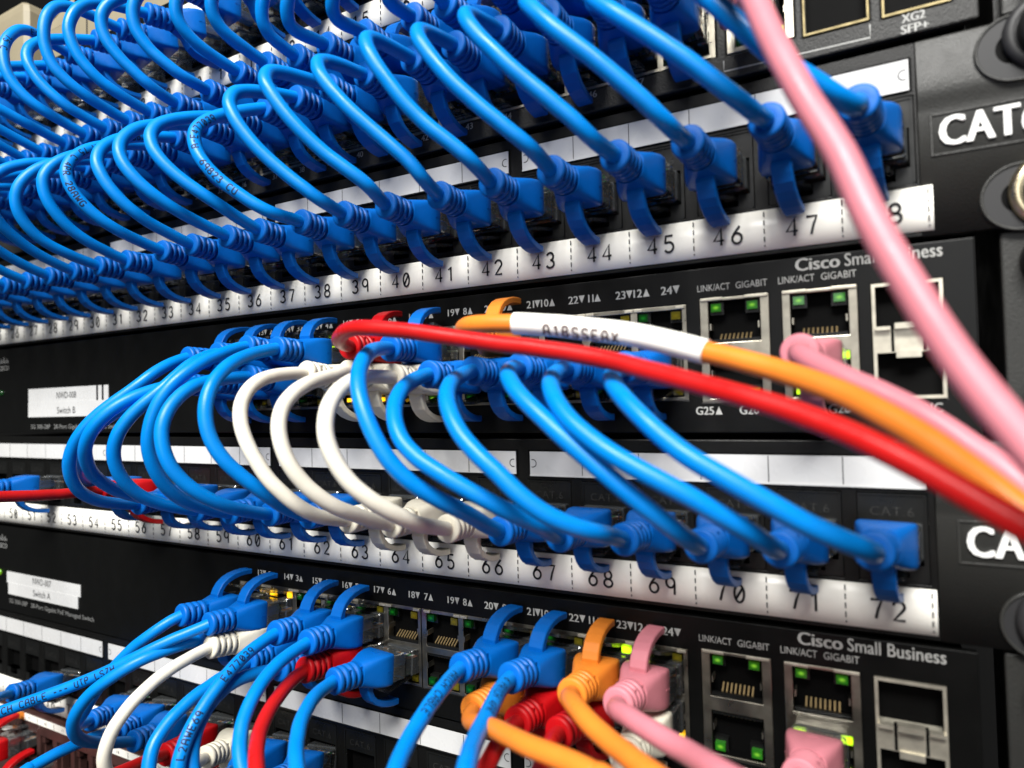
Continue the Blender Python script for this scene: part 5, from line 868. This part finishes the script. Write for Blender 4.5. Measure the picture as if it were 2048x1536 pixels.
cable('G', 81, 'blue', 1.85, ('G', 81), (0.338, -0.927, 0.162), 0, 0, (-258.1, -25.5, -154.1), (-257.2, -26.8, -153.4), (-256.4, -28.1, -152.8), (-255.5, -29.4, -152.1), (-254.6, -30.7, -151.5), (-253.8, -32, -150.9), (-253, -33.4, -150.2), (-252.2, -34.9, -149.7), (-251.6, -36.5, -149.2), (-251.1, -38.3, -148.8), (-250.6, -40.2, -148.5), (-250.3, -42.3, -148.3), (-250.1, -44.5, -148.1), (-250, -46.9, -148.1), (-250, -49.4, -148.1), (-250, -52, -148.3), (-250.1, -54.8, -148.7), (-250.2, -57.7, -149.2), (-250.2, -60.6, -149.7))
cable('G', 77, 'blue', 1.85, ('G', 77), (0.198, -0.961, 0.195), 0, 0, (-330, -26.4, -153.1), (-328.9, -27.6, -152.7), (-327.9, -28.8, -152.3), (-326.8, -29.9, -151.8), (-325.7, -31.1, -151.4), (-324.6, -32.2, -151), (-323.4, -33.4, -150.5), (-322.2, -34.6, -150.1), (-321.1, -35.9, -149.7), (-320, -37.4, -149.3), (-318.9, -38.9, -148.9), (-317.9, -40.6, -148.6), (-317, -42.4, -148.2), (-316, -44.3, -147.9), (-315.2, -46.3, -147.6), (-314.3, -48.3, -147.3), (-313.4, -50.3, -146.9), (-312.6, -52.4, -146.6), (-311.8, -54.4, -146.3))
cable('F', 14, 'white', 1.9, ('F', 14), (-0.073, -0.985, 0.155), 0, 0, (-204, -27.1, -114.5), (-203.8, -30.2, -114.7), (-203.6, -33.3, -114.9), (-203.3, -36.4, -115.2), (-203.3, -39.6, -115.7), (-203.5, -42.8, -116.6), (-204, -46, -117.9), (-204.6, -49.2, -119.8), (-205.4, -52.2, -122.1), (-206.2, -54.9, -125), (-206.9, -57.2, -128.2), (-207.5, -58.6, -131.8), (-208.1, -59.1, -135.5), (-208.6, -58.5, -139.1), (-209.1, -57.1, -142.6), (-209.6, -55.2, -146), (-210.1, -53.1, -149.2), (-210.7, -50.7, -152.4), (-211.3, -48.3, -155.6))
cable('F', 15, 'blue', 1.85, ('F', 15), (0.076, -0.993, 0.093), 0, 0, (-186.2, -27.3, -116.2), (-186, -29.7, -116.4), (-185.9, -32.2, -116.7), (-185.8, -34.6, -116.9), (-185.7, -37.1, -117.3), (-185.7, -39.6, -117.7), (-185.9, -42.1, -118.4), (-186.2, -44.7, -119.1), (-186.5, -47.3, -120.1), (-186.8, -49.8, -121.4), (-187, -52.2, -122.7), (-187.1, -54.3, -124.2), (-187, -56.3, -125.8), (-186.8, -57.9, -127.4), (-186.3, -59.2, -129.2), (-185.7, -60.1, -131), (-185, -60.8, -132.9), (-184.1, -61.3, -134.9), (-183.2, -61.7, -136.9))
cable('F', 4, 'blue', 1.85, ('F', 4), (0.024, -0.992, 0.125), 0, 0, (-173.8, -27.3, -105.8), (-173.6, -30.4, -106.1), (-173.3, -33.6, -106.6), (-173, -36.8, -107.2), (-172.7, -40, -108.1), (-172.4, -43.2, -109.3), (-172.2, -46.4, -111), (-172, -49.5, -113), (-171.9, -52.5, -115.2), (-171.7, -55.2, -117.5), (-171.5, -57.6, -119.8), (-171.1, -59.6, -122.2), (-170.7, -61.1, -124.4), (-170.3, -62.2, -126.5), (-169.9, -62.8, -128.5), (-169.7, -63.1, -130.4), (-169.6, -63.1, -132.2), (-169.6, -62.9, -133.9), (-169.6, -62.5, -135.6))
cable('F', 16, 'blue', 1.85, ('F', 16), (0.068, -0.993, 0.093), 0, 0, (-172.6, -27.3, -116.2), (-172.7, -29.9, -115.7), (-172.7, -32.4, -115.2), (-172.8, -35, -114.7), (-172.9, -37.6, -114.3), (-173.1, -40.3, -114.1), (-173.3, -43, -114.3), (-173.5, -45.7, -114.9), (-173.5, -48.3, -115.9), (-173.5, -50.8, -117.3), (-173.2, -53, -119.1), (-172.8, -54.9, -121.1), (-172.2, -56.4, -123.2), (-171.5, -57.5, -125.3), (-170.7, -58.3, -127.5), (-169.9, -58.8, -129.6), (-169.1, -59, -131.7), (-168.4, -59.1, -133.7), (-167.7, -59, -135.7))
cable('F', 5, 'blue', 1.85, ('F', 5), (0.001, -0.995, 0.096), 0, 0, (-160.7, -27.4, -106.6), (-160.4, -30.4, -106.8), (-160, -33.5, -107), (-159.6, -36.6, -107.3), (-159.1, -39.7, -107.8), (-158.6, -42.8, -108.7), (-158.1, -45.8, -109.9), (-157.4, -48.7, -111.4), (-156.5, -51.5, -113.1), (-155.5, -53.9, -114.9), (-154.3, -56, -116.6), (-152.9, -57.7, -118.3), (-151.4, -59.2, -119.8), (-149.9, -60.3, -121.2), (-148.4, -61.2, -122.6), (-146.9, -61.9, -123.9), (-145.5, -62.5, -125.3), (-144.3, -62.9, -126.7), (-143, -63.4, -128.1))
cable('F', 17, 'red', 1.9, ('F', 17), (-0.054, -0.989, 0.14), 0, 0, (-162.2, -27.2, -114.9), (-161.4, -29.8, -114.9), (-160.6, -32.4, -114.8), (-159.6, -34.9, -114.8), (-158.5, -37.5, -114.8), (-157.4, -40.1, -115), (-156.2, -42.7, -115.3), (-155, -45.4, -115.7), (-153.7, -48, -116.2), (-152.2, -50.6, -116.7), (-150.7, -53, -117.3), (-149, -55.4, -117.9), (-147.1, -57.5, -118.5), (-145.2, -59.5, -119), (-143.1, -61.4, -119.6), (-141, -63.1, -120.3), (-138.8, -64.8, -121.2), (-136.6, -66.4, -122.3), (-134.4, -67.9, -123.4))
cable('F', 18, 'blue', 1.9, ('F', 18), (-0.134, -0.986, 0.094), 0, 0, (-150.7, -27.1, -116.2), (-150, -29.6, -115.9), (-149.3, -32, -115.7), (-148.5, -34.4, -115.4), (-147.6, -36.8, -115.2), (-146.5, -39.2, -115), (-145.4, -41.6, -115), (-144.1, -44, -115.2), (-142.8, -46.4, -115.5), (-141.4, -48.8, -115.9), (-139.8, -51.1, -116.4), (-138.1, -53.2, -117), (-136.4, -55.3, -117.7), (-134.6, -57.2, -118.4), (-132.7, -58.9, -119.1), (-130.8, -60.5, -119.9), (-128.8, -62, -120.8), (-126.9, -63.3, -121.7), (-124.9, -64.6, -122.7))
cable('F', 9, 'blue', 1.9, ('F', 9), (-0.116, -0.983, 0.144), 0, 0, (-107.5, -27, -105.2), (-106.9, -29.5, -105), (-106.3, -31.9, -104.8), (-105.6, -34.3, -104.6), (-105, -36.8, -104.5), (-104.3, -39.3, -104.5), (-103.8, -41.9, -104.6), (-103.3, -44.6, -104.9), (-102.9, -47.4, -105.3), (-102.4, -50.2, -105.9), (-101.9, -53, -106.5), (-101.4, -55.9, -107.2), (-100.7, -58.6, -107.8), (-99.9, -61.3, -108.4), (-98.9, -64, -108.8), (-97.8, -66.6, -109.3), (-96.6, -69.2, -109.9), (-95.3, -71.8, -110.5), (-94, -74.4, -111.2))
cable('F', 10, 'blue', 1.9, ('F', 10), (-0.089, -0.985, 0.146), 0, 0, (-92.9, -27.1, -105.2), (-92.4, -29.9, -104.9), (-91.8, -32.6, -104.6), (-91.1, -35.4, -104.3), (-90.4, -38.1, -104.1), (-89.5, -40.9, -104), (-88.6, -43.7, -103.9), (-87.8, -46.5, -103.9), (-86.9, -49.4, -103.9), (-86.1, -52.3, -103.9), (-85.2, -55.2, -103.8), (-84.2, -58, -103.6), (-83.1, -60.8, -103.2), (-82, -63.5, -102.9), (-80.7, -66.3, -102.6), (-79.5, -69.1, -102.6), (-78.2, -72, -103), (-77, -75, -103.5), (-75.8, -78, -104.2))
cable('F', 11, 'orange', 2.1, ('F', 11), (0.01, -0.993, 0.115), 0, 0, (-76.5, -27.3, -106), (-75.7, -30.1, -105), (-74.7, -32.9, -104), (-73.7, -35.6, -102.9), (-72.5, -38.2, -101.9), (-71, -40.8, -101), (-69.2, -43.4, -100.4), (-67.1, -45.9, -100.1), (-64.8, -48.3, -100.1), (-62.2, -50.5, -100.3), (-59.5, -52.6, -100.4), (-56.8, -54.7, -100.4), (-54.1, -56.8, -100.2), (-51.7, -59, -99.9), (-49.2, -61.1, -99.6), (-46.6, -63.2, -99.3), (-43.8, -65.2, -99.2), (-41, -67.2, -99.2), (-38.1, -69.1, -99.2))
cable('F', 12, 'pink', 2.1, ('F', 12), (-0.08, -0.991, 0.109), 0, 0, (-65.2, -27.2, -106.2), (-64.5, -30.3, -105.2), (-63.6, -33.3, -104.1), (-62.6, -36.2, -102.9), (-61.3, -39.1, -101.8), (-59.5, -41.8, -100.8), (-57.2, -44.3, -100), (-54.6, -46.7, -99.6), (-51.7, -49, -99.3), (-48.7, -51.2, -99.1), (-45.8, -53.4, -98.8), (-43.2, -55.7, -98.2), (-41, -58.2, -97.5), (-39, -60.8, -96.6), (-37, -63.4, -95.7), (-34.8, -65.9, -95), (-32.2, -68.2, -94.4), (-29.4, -70.4, -93.9), (-26.4, -72.5, -93.5))
cable('F', 21, 'orange', 2, ('F', 21), (0.018, -0.99, 0.14), 0, 0, (-103.8, -27.2, -115), (-102.4, -30.5, -114), (-100.8, -33.7, -113.1), (-99, -36.8, -112.1), (-97, -39.7, -111), (-94.7, -42.4, -109.7), (-92.2, -44.9, -108.3), (-89.6, -47.3, -106.9), (-86.8, -49.7, -105.6), (-84, -52, -104.4), (-81, -54.2, -103.4), (-77.9, -56.4, -102.6), (-74.6, -58.4, -101.9), (-71.2, -60.1, -101.4), (-67.5, -61.4, -101), (-63.7, -62.6, -100.7), (-60, -63.8, -100.5), (-56.2, -65.1, -100.5), (-52.5, -66.3, -100.5))
cable('F', 22, 'red', 1.9, ('F', 22), (-0.024, -0.993, 0.119), 0, 0, (-91.2, -27.3, -115.5), (-90.7, -29.2, -114.9), (-90.2, -31.1, -114.3), (-89.7, -33, -113.7), (-89.2, -34.9, -113), (-88.6, -36.8, -112.4), (-88, -38.8, -111.9), (-87.4, -40.8, -111.5), (-86.8, -42.9, -111.1), (-86.3, -45.1, -111), (-85.8, -47.4, -110.9), (-85.3, -49.8, -111), (-84.8, -52.2, -111.2), (-84.3, -54.7, -111.4), (-83.7, -57.2, -111.6), (-82.9, -59.6, -111.7), (-82.1, -62.1, -111.8), (-81.3, -64.5, -111.8), (-80.4, -66.9, -111.7))
cable('F', 23, 'red', 1.9, ('F', 23), (-0.126, -0.986, 0.105), 0, 0, (-80.2, -27.1, -115.9), (-79.9, -28.8, -115.4), (-79.5, -30.5, -114.9), (-79.1, -32.1, -114.3), (-78.6, -33.8, -113.8), (-78.1, -35.4, -113.2), (-77.6, -37.1, -112.7), (-77, -38.8, -112.2), (-76.4, -40.5, -111.8), (-75.9, -42.3, -111.4), (-75.3, -44.1, -111.1), (-74.8, -46, -110.8), (-74.2, -47.9, -110.7), (-73.7, -49.9, -110.6), (-73.2, -51.9, -110.6), (-72.6, -53.9, -110.7), (-71.9, -55.9, -110.8), (-71.2, -57.9, -111), (-70.6, -59.9, -111.2))
cable('F', 24, 'white', 1.9, ('F', 24), (-0.038, -0.999, 0.034), 0, 0, (-64, -27.5, -117.9), (-63.8, -28.6, -117.4), (-63.5, -29.7, -116.9), (-63.2, -30.8, -116.4), (-63, -31.9, -115.9), (-62.7, -33, -115.4), (-62.4, -34.1, -114.9), (-62, -35.2, -114.4), (-61.7, -36.4, -114), (-61.4, -37.6, -113.7), (-61, -38.8, -113.3), (-60.7, -40.1, -113.1), (-60.3, -41.4, -112.9), (-60, -42.7, -112.8), (-59.7, -44.1, -112.9), (-59.4, -45.6, -112.9), (-59.1, -47, -113.1), (-58.8, -48.5, -113.2), (-58.5, -50, -113.4))
cable('Fg', 26, 'pink', 2.1, ('Fg', 26), (-0.083, -0.973, 0.214), 0, 0, (-27.6, -26.8, -113.7), (-27.6, -28.6, -113.3), (-27.7, -30.5, -112.9), (-27.7, -32.4, -112.4), (-27.8, -34.2, -112), (-27.8, -36.1, -111.5), (-27.8, -38, -111.1), (-27.8, -39.8, -110.6), (-27.8, -41.7, -110.1), (-27.7, -43.5, -109.6), (-27.7, -45.4, -109), (-27.7, -47.2, -108.5), (-27.6, -49, -107.9), (-27.6, -50.9, -107.4), (-27.5, -52.7, -106.8), (-27.5, -54.5, -106.2), (-27.4, -56.3, -105.6), (-27.4, -58.1, -105), (-27.3, -60, -104.5))
cable('G', 83, 'red', 1.85, ('G', 83), (0.181, -0.974, 0.132), 0, 0, (-228.4, -26.8, -154.9), (-227.4, -28.3, -154.2), (-226.3, -29.8, -153.5), (-225.3, -31.2, -152.7), (-224.1, -32.6, -152), (-222.9, -34, -151.2), (-221.7, -35.3, -150.3), (-220.5, -36.7, -149.5), (-219.3, -38.3, -148.7), (-218.1, -39.9, -148), (-217.1, -41.8, -147.3), (-216.1, -43.9, -146.6), (-215.3, -46.2, -146.1), (-214.7, -48.7, -145.6), (-214.3, -51.5, -145.1), (-213.9, -54.5, -144.6), (-213.7, -57.6, -144.2), (-213.6, -60.8, -143.8), (-213.5, -64, -143.4))
cable('G', 84, 'white', 1.85, ('G', 84), (0.258, -0.938, 0.233), 0, 0, (-209.3, -25.8, -152.1), (-208.4, -27, -151.6), (-207.4, -28.1, -151.1), (-206.5, -29.3, -150.6), (-205.5, -30.5, -150), (-204.5, -31.6, -149.5), (-203.5, -32.8, -149), (-202.5, -33.9, -148.5), (-201.4, -35.1, -148), (-200.4, -36.3, -147.5), (-199.4, -37.6, -147.1), (-198.4, -38.9, -146.6), (-197.4, -40.3, -146.2), (-196.5, -41.8, -145.8), (-195.7, -43.3, -145.5), (-194.8, -44.9, -145.1), (-194, -46.5, -144.8), (-193.2, -48.1, -144.5), (-192.4, -49.8, -144.1))
cable('G', 85, 'blue', 1.85, ('G', 85), (0.219, -0.945, 0.245), 0, 0, (-193.4, -26, -151.8), (-192.6, -27.3, -151.2), (-191.7, -28.6, -150.6), (-190.9, -30, -150), (-190, -31.3, -149.3), (-189.1, -32.6, -148.7), (-188.2, -33.8, -148.1), (-187.2, -35.1, -147.5), (-186.2, -36.4, -146.9), (-185.2, -37.7, -146.4), (-184.2, -39.1, -145.8), (-183.2, -40.5, -145.3), (-182.2, -41.9, -144.9), (-181.2, -43.4, -144.5), (-180.2, -45, -144.2), (-179.3, -46.7, -143.9), (-178.4, -48.4, -143.6), (-177.5, -50.1, -143.4), (-176.6, -51.8, -143.1))
cable('G', 86, 'blue', 1.85, ('G', 86), (0.209, -0.945, 0.253), 0, 0, (-176.7, -26, -151.5), (-176, -27.7, -151), (-175.3, -29.5, -150.5), (-174.5, -31.2, -150), (-173.8, -33, -149.4), (-173, -34.7, -148.9), (-172.1, -36.3, -148.4), (-171.2, -38, -147.8), (-170.3, -39.6, -147.3), (-169.3, -41.2, -146.8), (-168.2, -42.8, -146.2), (-167.2, -44.4, -145.7), (-166.1, -45.9, -145.2), (-164.9, -47.4, -144.6), (-163.8, -48.9, -144.1), (-162.6, -50.4, -143.6), (-161.4, -51.9, -143), (-160.2, -53.4, -142.5), (-159, -54.8, -142))
COLOUR_WORD = {'blue': 'blue', 'red': 'red', 'white': 'off-white', 'orange': 'orange', 'pink': 'pink'}
def label_for(dev, k, c):
    w_ = COLOUR_WORD[c]
    if dev == 'C': return '%s cable looping from the 48-port switch down to the jack above number %d' % (w_, k), 'blue loops into the panel numbered 25 to 48'
    if dev == 'A': return '%s cable arching out of the topmost panel at the jack of number %d' % (w_, k), 'blue loops out of the topmost panel'
    if dev == 'E':
        g = 'cables into the panel numbered 49 to 72'
        if k == 52: return 'blue cable ending alone at number 52, its clear plug in full view', g
        if k == 57: return 'red cable running level behind the blue loops into the jack of number 57', g
        return '%s cable looping from Switch B down to the jack above number %d' % (w_, k), g
    g = 'cables leaving Switch B towards the viewer'
    if (dev, k) == ('D', 6): return 'red cable from Switch B sweeping out in front of the blue loops', g
    if (dev, k) == ('D', 9): return 'orange cable from Switch B wearing a white printed sleeve', g
    if dev == 'Dg': return 'pink cable in the gigabit port G26 of Switch B under the orange cable', g
    if dev == 'Bg': return 'pink cable crossing steeply in front of the CAT6 panel and number 48', None
    if dev == 'Fg': return 'pink plug in the gigabit port G26 of Switch A between two spots of green light', 'cables into Switch A'
    if dev == 'F': return '%s cable in the %s-row port marked %d of Switch A' % (w_, 'upper' if k <= 12 else 'lower', k), 'cables into Switch A'
    return '%s cable plugged in below Switch A at the jack of number %d' % (w_, k), 'cables into the panel starting at 73'
CURVES = {}
for n, c in CABLES.items():
    lab, grp = label_for(*n, c['c'])
    A = c['A']
    root_loc = (A[0], 0, A[1])
    t = thing('patch_cable', lab, 'network cable', root_loc, grp)
    P = [Vector(p) for p in c['p']]
    if not c['B']:                           # the far end hangs on, out of view
        T = (P[-1]-P[-2]).normalized()
        L = 26.0
        down = Vector((0.0, -.05, -1)) if n[0] in 'FGE' else Vector((.25, .05, -1))
        for q in range(4):
            T = (T*(1-.16*(q+1))+down*.16*(q+1)).normalized() if n[0] in 'FGE' else (T+down*.05).normalized(); P.append(P[-1]+T*L)
    C_ = catmull(P, 6); CURVES[n] = C_
    mb = MB(); tube(mb, C_, c['r'], SHEATH[c['c']])
    sheath = link('sheath', mb.mesh('sheath', root_loc), t); c['obj'] = sheath; c['root'] = root_loc
    plug(t, root_loc, c['c'], A, c['dA'])
    if c['B']: plug(t, root_loc, c['c'], c['B'], c['dB'])

def cable_print(n, items):
    c = CABLES[n]; mb = MB()
    for s0, txt, flip in items:
        print_on(mb, CURVES[n], c['r'], s0, txt, 1.9, CAM, PRINT, flip=flip)
    link('cable_print', mb.mesh('cable_print', c['root']), c['obj'])
cable_print(('C', 39), [(33, 'A-E477039', True), (37, '69823 CUI', False)])
cable_print(('C', 35), [(18, 'CM 75 C 4PR 28AWG', False)])
cable_print(('C', 36), [(10, '9CABLE', False)])
cable_print(('A', 8), [(16, 'E236', True), (26, '75 C', False)])
cable_print(('F', 2), [(78, 'CAT.6 PATCH CABLE --- UTP LSZH', True)])
cable_print(('F', 4), [(22, 'E477039', True), (42, 'L2AWE69', True)])
cable_print(('F', 9), [(8, 'PATCH CABLE', False)]); cable_print(('F', 10), [(6, '6 PATCH 4PR', False)])

# printed sleeve round the orange cable
C_ = CURVES['D', 9]; s = arclen(C_)
best = []
for px in (1030, 1416):
    def u_of(p):
        d = p-CAM; return 1024+1300*d.dot(R_)/d.dot(F_)
    ss = [(abs(u_of(p)-px), q) for p, q in zip(C_, s) if q > 12]
    best.append(min(ss)[1])
seg = [at_s(C_, s, best[0]+(best[1]-best[0])*i/40)[0] for i in range(41)]
mb = MB(); tube(mb, seg, 2.45, TAPE, n=24)
sl = link('cable_sleeve', mb.mesh('cable_sleeve', CABLES['D', 9]['root']), CABLES['D', 9]['obj'].parent)
mb = MB(); L = best[1]-best[0]
print_on(mb, seg, 2.47, L*.18, 'A1BSSEAX', 2.4, CAM+Vector((0, 20, -60)), SLEEVEINK, wd=.5, adv=1.0)
link('sleeve_text', mb.mesh('sleeve_text', CABLES['D', 9]['root']), sl)

# ------------------------------------------------------------------ red plugs in the brown panel (latch up)
for i, (x, z, lab) in enumerate(((-376, -193, 'red plug with raised latch in the brown panel, nearest the pale strip'), (-363, -207, 'red plug in the brown panel, lower than its like neighbour'))):
    t = thing('patch_cable', lab, 'network cable', (x, 0, z), 'red plugs in the brown panel')
    plug(t, (x, 0, z), 'red', (x, z, -1), (0, -1, 0))
    P = [Vector((x, -27, z)), Vector((x, -36, z-1)), Vector((x-3, -50, z-12)), Vector((x-6, -56, z-40)), Vector((x-8, -56, z-80))]
    mb = MB(); tube(mb, catmull(P, 6), 1.9, SHEATH['red']); link('sheath', mb.mesh('sheath', (x, 0, z)), t)
